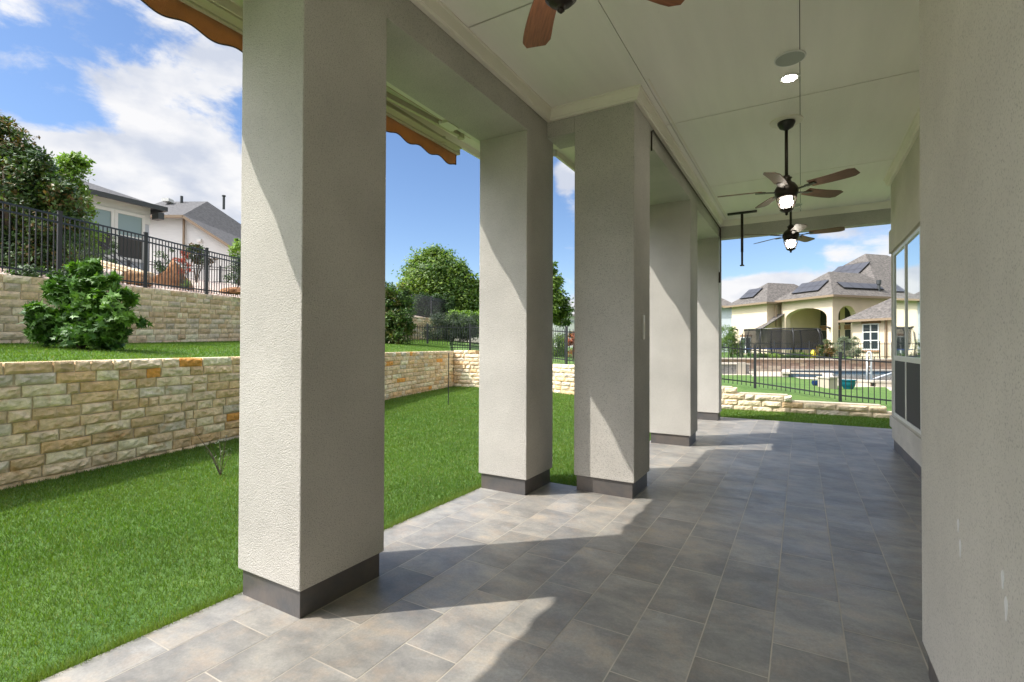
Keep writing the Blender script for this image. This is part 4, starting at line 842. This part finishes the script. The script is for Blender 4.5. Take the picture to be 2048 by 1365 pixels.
b = MB(); b.tube([(-2.0, 2.6, rz-.3), (-2.0, 2.6, rz+.25)], .09, 8); b.build('vent_pipe', M['darktrim'], HB); b = MB(); b.tube([(.55, 3.0, rz-.5), (.55, 3.0, rz+.35)], .08, 8); b.tube([(.55, 3, rz+.35), (.55, 3, rz+.43)], .12, 8); b.build('vent_pipe', M['darktrim'], HB)
b = MB(); b.box(-2.9, -2.45, 2.0, 2.5, rz-.25, rz-.05); b.build('roof_vent', M['plastic'], HB)
MB().box(.75, 1.0, -.12, -.001, ez-1.55, ez-1.38).build('wall_light', M['plastic'], HB)
ox, oy = bearing(450, 42)
HC = thing('hill_house', 'farther hill house with only its brown hipped roof showing beside the nearest pillar', 'house', (ox, oy, 0), YAW)
hz = level(468, 42); MB().box(-1.5, 6, 0, 6, 4, hz).build('wall', M['white_wall'], HC); hip(b := MB(), -3.0, 6.5, -.5, 6.5, hz-.1, .4); b.build('roof', M['shingle_dark'], HC); gutter(b := MB(), -3.0, 6.5, -.5, 6.5, hz-.1, .1, .22); b.build('gutter', M['darktrim'], HC)
# dry-stacked stone ramp wall
pa, pb = bearing(150, 17.2), bearing(292, 15.8)
stone_wall('stacked_stone_wall', 'tan dry-stacked stone wall sloping down below the hill-house windows', [pa, pb], [3.2, 3.2], [4.55, 3.75], .085, (.35, .8), [((.62, .50, .33), 3), ((.68, .57, .40), 3), ((.55, .44, .28), 1)], 1, 33, m='stone2', fine=(3, 2), relief=.04, cat='stone wall')
# handrail up the hill steps
hr = MB(); q0, q1 = Vector(at3(200, 19, 5.35)), Vector(at3(285, 18.3, 4.15)); 
for dz in (0, -.22, -.44): hr.bar(q0+Vector((0, 0, dz)), q1+Vector((0, 0, dz)), .03)
for k in range(4): p_ = q0.lerp(q1, k/3); hr.bar(p_+Vector((0, 0, .05)), p_-Vector((0, 0, 1.1)), .06)
tag(hr.build('handrail', M['fence']), 'dark handrail sloping down in front of the grey hill house', 'handrail')

# ------------------------------------------------------------------ cream house beyond the pool
AX = R(-43.5)
cx, cy = -math.sin(YAW)*34.3+math.cos(YAW)*22.2, math.cos(YAW)*34.3+math.sin(YAW)*22.2
HN = thing('cream_house', 'large cream stucco house with arched porch, brown shingle roof and solar panels beyond the pool', 'house', (cx, cy, 0), AX)
def arch_pts(u0, u1, zs, zc, n=14):
    pts = []; c = (u0+u1)/2; h = (u1-u0)/2
    for i in range(n+1): a = math.pi*i/n; pts.append((c-h*math.cos(a), zs+(zc-zs)*math.sin(a)))
    return pts
E1 = 4.98
front = [(-4.4, .3), (-4.02, .3)] + arch_pts(-4.02, -.45, 3.55, 4.28) + [(-.45, .3), (0, .3), (0, E1), (-4.4, E1)]
b = MB(); b.prism(front, lambda u, v: (u, 0, v), lambda u, v: (u, .45, v)); b.build('wall', M['cream'], HN)
sidew = [(.451, .3), (.52, .3)] + arch_pts(.52, 2.15, 3.55, 4.33) + [(2.15, .3), (6.5, .3), (6.5, E1), (.451, E1)]
b = MB(); b.prism(sidew, lambda u, v: (-.002, u, v), lambda u, v: (-.42, u, v)); b.build('wall', M['cream'], HN)
b = MB(); b.box(-4.4, -.421, 3.6, 3.8, .3, E1-.01); b.box(-4.4, -4.2, .451, 3.6, .3, E1-.02); b.box(-4.2, -.421, .451, 3.6, 4.5, 4.6); b.build('porch_wall', M['cream'], HN)
for u0, u1 in ((-4.15, -3.5), (-2.75, -2.5), (-2.05, -1.4)):
    w = thing('window', None, None); w.parent = HN
    MB().box(u0, u1, 3.56, 3.599, 3.12, 4.42).build('pane', M['glass'], w); MB().box(u0, u1, 3.56, 3.599, 1.2, 2.72).build('pane', M['glass'], w); MB().box(u0-.05, u1+.05, 3.54, 3.598, 2.76, 3.08).build('band', M['brick'], w)
b = MB(); hip(b, -4.8, .42, -.42, 8, E1, .8); b.build('roof', M['shingle'], HN)
b = MB(); hip(b, -10.8, .25, 4.2, 17.7, E1-.02, .8); b.build('roof', M['shingle'], HN)
MB().box(-10.2, -.3, 6.6, 17, .3, E1-.05).build('wall', M['cream'], HN)
gutter(b := MB(), -4.8, .42, -.42, 8, E1, .09, .12); b.build('gutter', M['gutter'], HN)
# left block
MB().box(-8.7, -4.81, -1.0, 6, .3, E1-.12).build('wall', M['cream'], HN)
hip(b := MB(), -9.1, -4.42, -1.4, 6, E1-.11, .8); b.build('roof', M['shingle'], HN); gutter(b := MB(), -9.1, -4.42, -1.4, 6, E1-.11, .08, .11); b.build('gutter', M['gutter'], HN)
b = MB(); b.add([(-6.0, -2.1, 2.75), (-4.1, -2.1, 2.85), (-4.1, .0, 4.0), (-4.82, .0, 4.0), (-6.0, -1.02, 2.9), (-6.0, -2.1, 2.68), (-4.1, -2.1, 2.78), (-4.1, 0, 3.9)], [(0, 1, 2, 3, 4), (5, 6, 1, 0), (6, 7, 2, 1)]); b.build('lean_to_roof', M['shingle'], HN)
b = MB(); b.bar((-4.46, -.46, E1-.05), (-4.46, -.46, 3.0), .09, .09); b.build('downspout', M['gutter'], HN); b = MB(); b.bar((4.35, -.92, 3.05), (4.35, -.92, .6), .09, .09); b.build('downspout', M['gutter'], HN)
# right wing
EW = 3.14
MB().box(2.15, 9, -.84, 6, .3, EW).build('wall', M['cream'], HN)
hip(b := MB(), 1.65, 9.4, -1.3, 6.4, EW, .72); b.build('roof', M['shingle'], HN); gutter(b := MB(), 1.65, 9.4, -1.3, 6.4, EW, .08, .11); b.build('gutter', M['gutter'], HN)
w = thing('window', None, None); w.parent = HN
b = MB(); u0, u1, z0, z1 = 2.92, 3.85, 1.32, 2.82
for (a0, a1, c0, c1) in ((u0-.06, u1+.06, z1, z1+.07), (u0-.06, u1+.06, z0-.08, z0), (u0-.06, u0, z0, z1), (u1, u1+.06, z0, z1), ((u0+u1)/2-.035, (u0+u1)/2+.035, z0, z1), (u0, (u0+u1)/2-.036, z1-.48, z1-.42), ((u0+u1)/2+.036, u1, z1-.48, z1-.42), (u0, (u0+u1)/2-.036, z1-1.0, z1-.95), ((u0+u1)/2+.036, u1, z1-1.0, z1-.95)): b.box(a0, a1, -.90, -.841, c0, c1)
b.build('frame', M['winframe'], w); MB().box(u0, u1, -.875, -.842, z0, z1).build('pane', M['glass'], w); MB().box(u0-.15, u1+.15, -.87, -.841, z1+.071, EW-.01).build('band', M['brick'], w); MB().box(u0-.1, u1+.1, -.92, -.841, z0-.20, z0-.081).build('sill', M['brick'], w)
# small window on left block
w = thing('window', None, None); w.parent = HN; b = MB(); u0, u1, z0, z1 = -7.6, -6.5, .9, 2.15
for (a0, a1, c0, c1) in ((u0-.06, u1+.06, z1, z1+.08), (u0-.06, u0, z0, z1), (u1, u1+.06, z0, z1), (-7.09, -7.01, z0, z1)): b.box(a0, a1, -1.06, -1.001, c0, c1)
b.build('frame', M['winframe'], w); MB().box(u0, u1, -1.03, -1.002, z0, z1).build('pane', M['glass'], w); MB().box(u0-.1, u1+.1, -1.05, -1.001, z1+.081, z1+.25).build('band', M['brick'], w)
# solar arrays lying on the roof slopes
def solar(p, du, dv, nu, nv):
    p = Vector(p); du = Vector(du); dv = Vector(dv); n = du.cross(dv).normalized(); n = n if n.z > 0 else -n; r_ = MB(); c = MB(); q = p+n*.12
    r_.add([q, q+du*nu, q+du*nu+dv*nv, q+dv*nv, q-n*.05, q+du*nu-n*.05, q+du*nu+dv*nv-n*.05, q+dv*nv-n*.05], [(0, 1, 2, 3), (7, 6, 5, 4), (0, 4, 5, 1), (1, 5, 6, 2), (2, 6, 7, 3), (3, 7, 4, 0)])
    s = r_.build('solar_panel', M['black'], HN)
    for i in range(nu):
        for j in range(nv):
            a = q+du*(i+.03)+dv*(j+.03)+n*.006; c.add([a, a+du*.94, a+du*.94+dv*.94, a+dv*.94], [(0, 1, 2, 3)])
    c.build('cell_surface', M['solar'], s)
k = .8; inv = 1/math.sqrt(1+k*k)
solar((-3.5, .10, E1+.42+.0), (.58, 0, 0), (0, .5, .5*k), 4, 2)             # porch front slope (faces -b)
solar((-.28, 1.3, E1+.56), (0, .95, 0), (-.58, 0, .58*k), 4, 1)             # porch side slope (faces +a)
solar((-8.0, -.75, E1-.11+.52), (.5, 0, 0), (0, .5, .5*k), 3, 2)             # left block
solar((-6.6, 6.2, E1+1.6), (.72, 0, 0), (0, .72, .72*k), 4, 3)
solar((-8.6, 5.2, E1+.8), (.72, 0, 0), (0, .72, .72*k), 3, 1)
b = MB(); b.tube([(-.25, 4.6, E1+.2), (-.25, 4.6, E1+1.0)], .1, 10); b.tube([(-.25, 4.6, E1+1.0), (-.25, 4.6, E1+1.3)], .16, 10); b.build('flue', M['darktrim'], HN)
b = MB(); b.tube([(-8.0, -1.02, 2.85), (-8.0, -1.25, 2.9)], .07, 8); b.build('wall_light', M['black'], HN); b = MB(); b.tube([(-5.1, -1.02, 2.95), (-5.1, -1.25, 3.0)], .07, 8); b.build('wall_light', M['black'], HN); b = MB(); b.tube([(-.2, -.02, 2.75), (-.2, -.25, 2.8)], .08, 8); b.build('wall_light', M['black'], HN)
# neighbours farther away
ox, oy = bearing(1440, 52); h_ = thing('grey_house', 'grey-blue house wall and brown roof just beyond the farthest pillar', 'house', (ox, oy, 0), YAW-.5)
hz = level(612, 52); MB().box(-9, 1.25, 0, 9, .5, hz).build('wall', M['grey_wall'], h_); hip(b := MB(), -9.6, 1.7, -.5, 9.5, hz, .6); b.build('roof', M['shingle'], h_); gutter(b := MB(), -9.6, 1.7, -.5, 9.5, hz, .1, .14); b.build('gutter', M['gutter'], h_)
ox, oy = bearing(1135, 62); h_ = thing('distant_house', 'distant pale house seen between the second and third pillars', 'house', (ox, oy, 0), YAW)
hz = level(632, 62); MB().box(-2.2, 8, 0, 9, 1, hz).build('wall', M['white_wall'], h_); MB().box(-1.4, 8, -.06, -.01, level(646, 62), level(640, 62)).build('band', M['grey_wall'], h_); hip(b := MB(), -2.8, 8.5, -.5, 9.5, hz, .12); b.build('roof', M['shingle'], h_)

# ------------------------------------------------------------------ pool yard
def quadmesh(name, pts, z, m, up=.0):
    n = len(pts); b = MB(); b.add([(x, y, z) for x, y in pts], [tuple(range(n))]); return struct(b.build(name, m))
dk = [bearing(1400, 23.6), bearing(1585, 23.6), bearing(1600, 22.0), bearing(1660, 21.0), bearing(1668, 18.2), bearing(1800, 15.8), bearing(2100, 15.0), bearing(2100, 28.6), bearing(1400, 28.6)]
quadmesh('pool_deck', dk, .02, M['deck'])
wp = [bearing(1580, 23.3), bearing(1662, 22.7), bearing(1668, 18.9), bearing(1745, 18.0), bearing(1830, 17.6), bearing(1900, 26), bearing(1735, 26.2), bearing(1580, 26.2)]
quadmesh('water', wp, .06, M['water'])
po = thing('pool_edge', 'pale stone coping and dark tile band around the swimming pool', 'pool edge', (*wp[0], 0)); b = MB(); tb = MB(); o0 = Vector((*wp[0], 0))
for i in range(len(wp)):
    a = Vector((*wp[i], 0))-o0; c = Vector((*wp[(i+1) % len(wp)], 0))-o0; d_ = (c-a).normalized(); nn = Vector((d_.y, -d_.x, 0)); nn = nn if nn.dot(((Vector((*bearing(1700, 22), 0))-o0)-a)) < 0 else -nn
    b.bar(a+nn*.17+Vector((0, 0, .20))-d_*.1, c+nn*.17+Vector((0, 0, .20))+d_*.1, .36, .06+.003*i); tb.bar(a+nn*.03+Vector((0, 0, .09)), c+nn*.03+Vector((0, 0, .09)), .05, .158+.002*i)
    b.bar(a+nn*.2+Vector((0, 0, .075)), c+nn*.2+Vector((0, 0, .075)), .26, .155+.002*i)
b.build('coping', M['coping'], po); tb.build('tile_band', M['pooltile'], po)
TWP = [bearing(1400, 29.6), bearing(1520, 28.6), bearing(1640, 28.0), bearing(1700, 27.6), bearing(1780, 27.9), bearing(1950, 28.3)]
tw_ = stone_wall('terrace_wall', 'low brownish stone wall between the pool deck and the planting', TWP, -.05, .70, .185, (.4, 1.0), [((.40, .31, .26), 3), ((.34, .25, .21), 3), ((.50, .42, .34), 2)], 1, 44, m='stone2', fine=(3, 2), relief=.02, thick=.5)
cp = MB(); 
for i in range(len(TWP)-1): cp.bar((*TWP[i], .735), (*TWP[i+1], .735), .6, .07+.003*i)
o = cp.build('cap', M['coping']); o.data.transform(Matrix.Translation((-TWP[0][0], -TWP[0][1], 0))); o.parent = tw_
b = MB(); sp = thing('raised_spa', 'raised spa with grey stacked stone front left of the pool', 'spa', at3(1462, 25.6, 0), YAW)
b.box(-1.4, .95, 0, 1.6, 0, .50); b.build('stone_front', M['spastone'], sp); MB().box(-1.45, 1.0, -.05, 1.65, .501, .56).build('coping', M['coping'], sp); MB().box(.25, .7, -.15, -.06, .0, .62).build('spillway', M['coping'], sp, bevel=.02)
b = MB(); b.box(-.2, .2, -.2, .2, 0, .40); pd = thing('pedestal', 'cream square pedestal at the pool corner', 'pedestal', at3(1655, 16.3, .0), YAW+.35); b.build('body', M['deck'], pd, bevel=.015); MB().box(-.23, .23, -.23, .23, .401, .46).build('cap', M['coping'], pd, bevel=.01)
def pot(label, base, s, m, prof):
    o = MB().lathe([(r*s, z*s) for r, z in prof], n=32).build('plant_pot', M[m], smooth=True); o.location = base; return tag(o, label, 'pot')
pot('large teal glazed bowl by the pool', at3(1696, 16.4, .02), .8, 'teal', [(.17, 0), (.16, .04), (.24, .16), (.27, .28), (.255, .36), (.30, .39), (.30, .41), (.25, .41), (.22, .33), (.05, .30)])
pot('small navy glazed pot left of the pedestal', at3(1632, 18.0, .0), .95, 'navy', [(.09, 0), (.12, .05), (.155, .12), (.14, .2), (.15, .215), (.12, .215), (.05, .18)])
lf = thing('pool_ladder', 'white double-pole pool ladder with a slanting pole', 'ladder', at3(1738, 18.6, .2), YAW); b = MB(); b.tube([(-.08, 0, 0), (-.08, 0, 1.0), (-.02, .0, 1.06)], .03, 8); b.tube([(.08, 0, 0), (.08, 0, 1.0), (.02, 0, 1.06)], .03, 8); b.build('uprights', M['whitepipe'], lf, smooth=True); b = MB(); b.tube([(.1, 0, .02), (1.0, .1, .28)], .025, 8); b.build('slanting_pole', M['whitepipe'], lf, smooth=True); b = MB(); [b.tube([(-.07, 0, z), (.07, 0, z)], .02, 6) for z in (.25, .5, .75)]; b.build('rung', M['whitepipe'], lf)
# trampoline
tr = thing('trampoline', 'round trampoline with black safety net enclosure', 'trampoline', at3(1563, 32, .72)); RT = 2.2
b = MB(); b.lathe([(RT+.08, .55), (RT+.08, .60), (RT-.18, .62), (RT-.18, .56)], n=40, caps=False); b.build('pad', M['navy'], tr); b = MB(); b.lathe([(RT-.19, .575), (.01, .57)], n=40, caps=False); b.build('jumping_mat', M['black'], tr)
b = MB(); n_ = 40; b.lathe([(RT-.12, .6), (RT-.02, 1.0), (RT-.02, 1.82)], n=40, caps=False); b.build('net', M['net'], tr)
b = MB(); b.tube([((RT-.02)*math.cos(2*math.pi*i/32), (RT-.02)*math.sin(2*math.pi*i/32), 1.83) for i in range(33)], .03, 6); b.build('top_ring', M['black'], tr)
for i in range(8):
    a = 2*math.pi*i/8+.3; c_, s2 = math.cos(a), math.sin(a); b = MB(); b.tube([(RT*c_*1.04, RT*s2*1.04, 0), (RT*c_*1.09, RT*s2*1.09, .9), (RT*c_*1.06, RT*s2*1.06, 1.5), ((RT)*c_, (RT)*s2, 1.85)], .045, 8); b.build('pole', M['black'], tr, smooth=True)
b = MB(); b.lathe([(.12, 0), (.16, .1), (.15, .3), (.08, .42), (.05, .5)], n=14); o = b.build('yellow_toy', M['yellow'], smooth=True); o.location = at3(1626, 29.1, .75); tag(o, 'small yellow plastic toy right of the trampoline', 'toy')

# ------------------------------------------------------------------ lawn oddments
q = MB(); x, y = bearing(897, 12.2); q.tube([(x, y, -.05), (x+.01, y, 1.26)], .011, 8); tag(q.build('garden_stake', M['fence']), 'thin dark metal stake standing in the lawn near the far wall corner', 'stake')
sp_ = thing('sapling', 'bare wispy sapling in the lawn beside the nearest pillar', 'sapling', (-5.6, 3.15, -.03)); b = MB(); g2 = random.Random(2)
for i in range(9):
    a = g2.uniform(0, 6.28); l_ = g2.uniform(.25, .5); c_ = Vector((math.cos(a)*.16*l_*3, math.sin(a)*.16*l_*3, l_)); b.tube([(0, 0, 0), c_*.5+Vector((.02, 0, .04)), c_], [.004, .003, .0015], 5)
b.build('stem', M['bark'], sp_); leaves('foliage', [(0, 0, .25, .12, .12, .2)], 60, .035, G_SILV, parent=sp_, seed=6, aspect=.3)
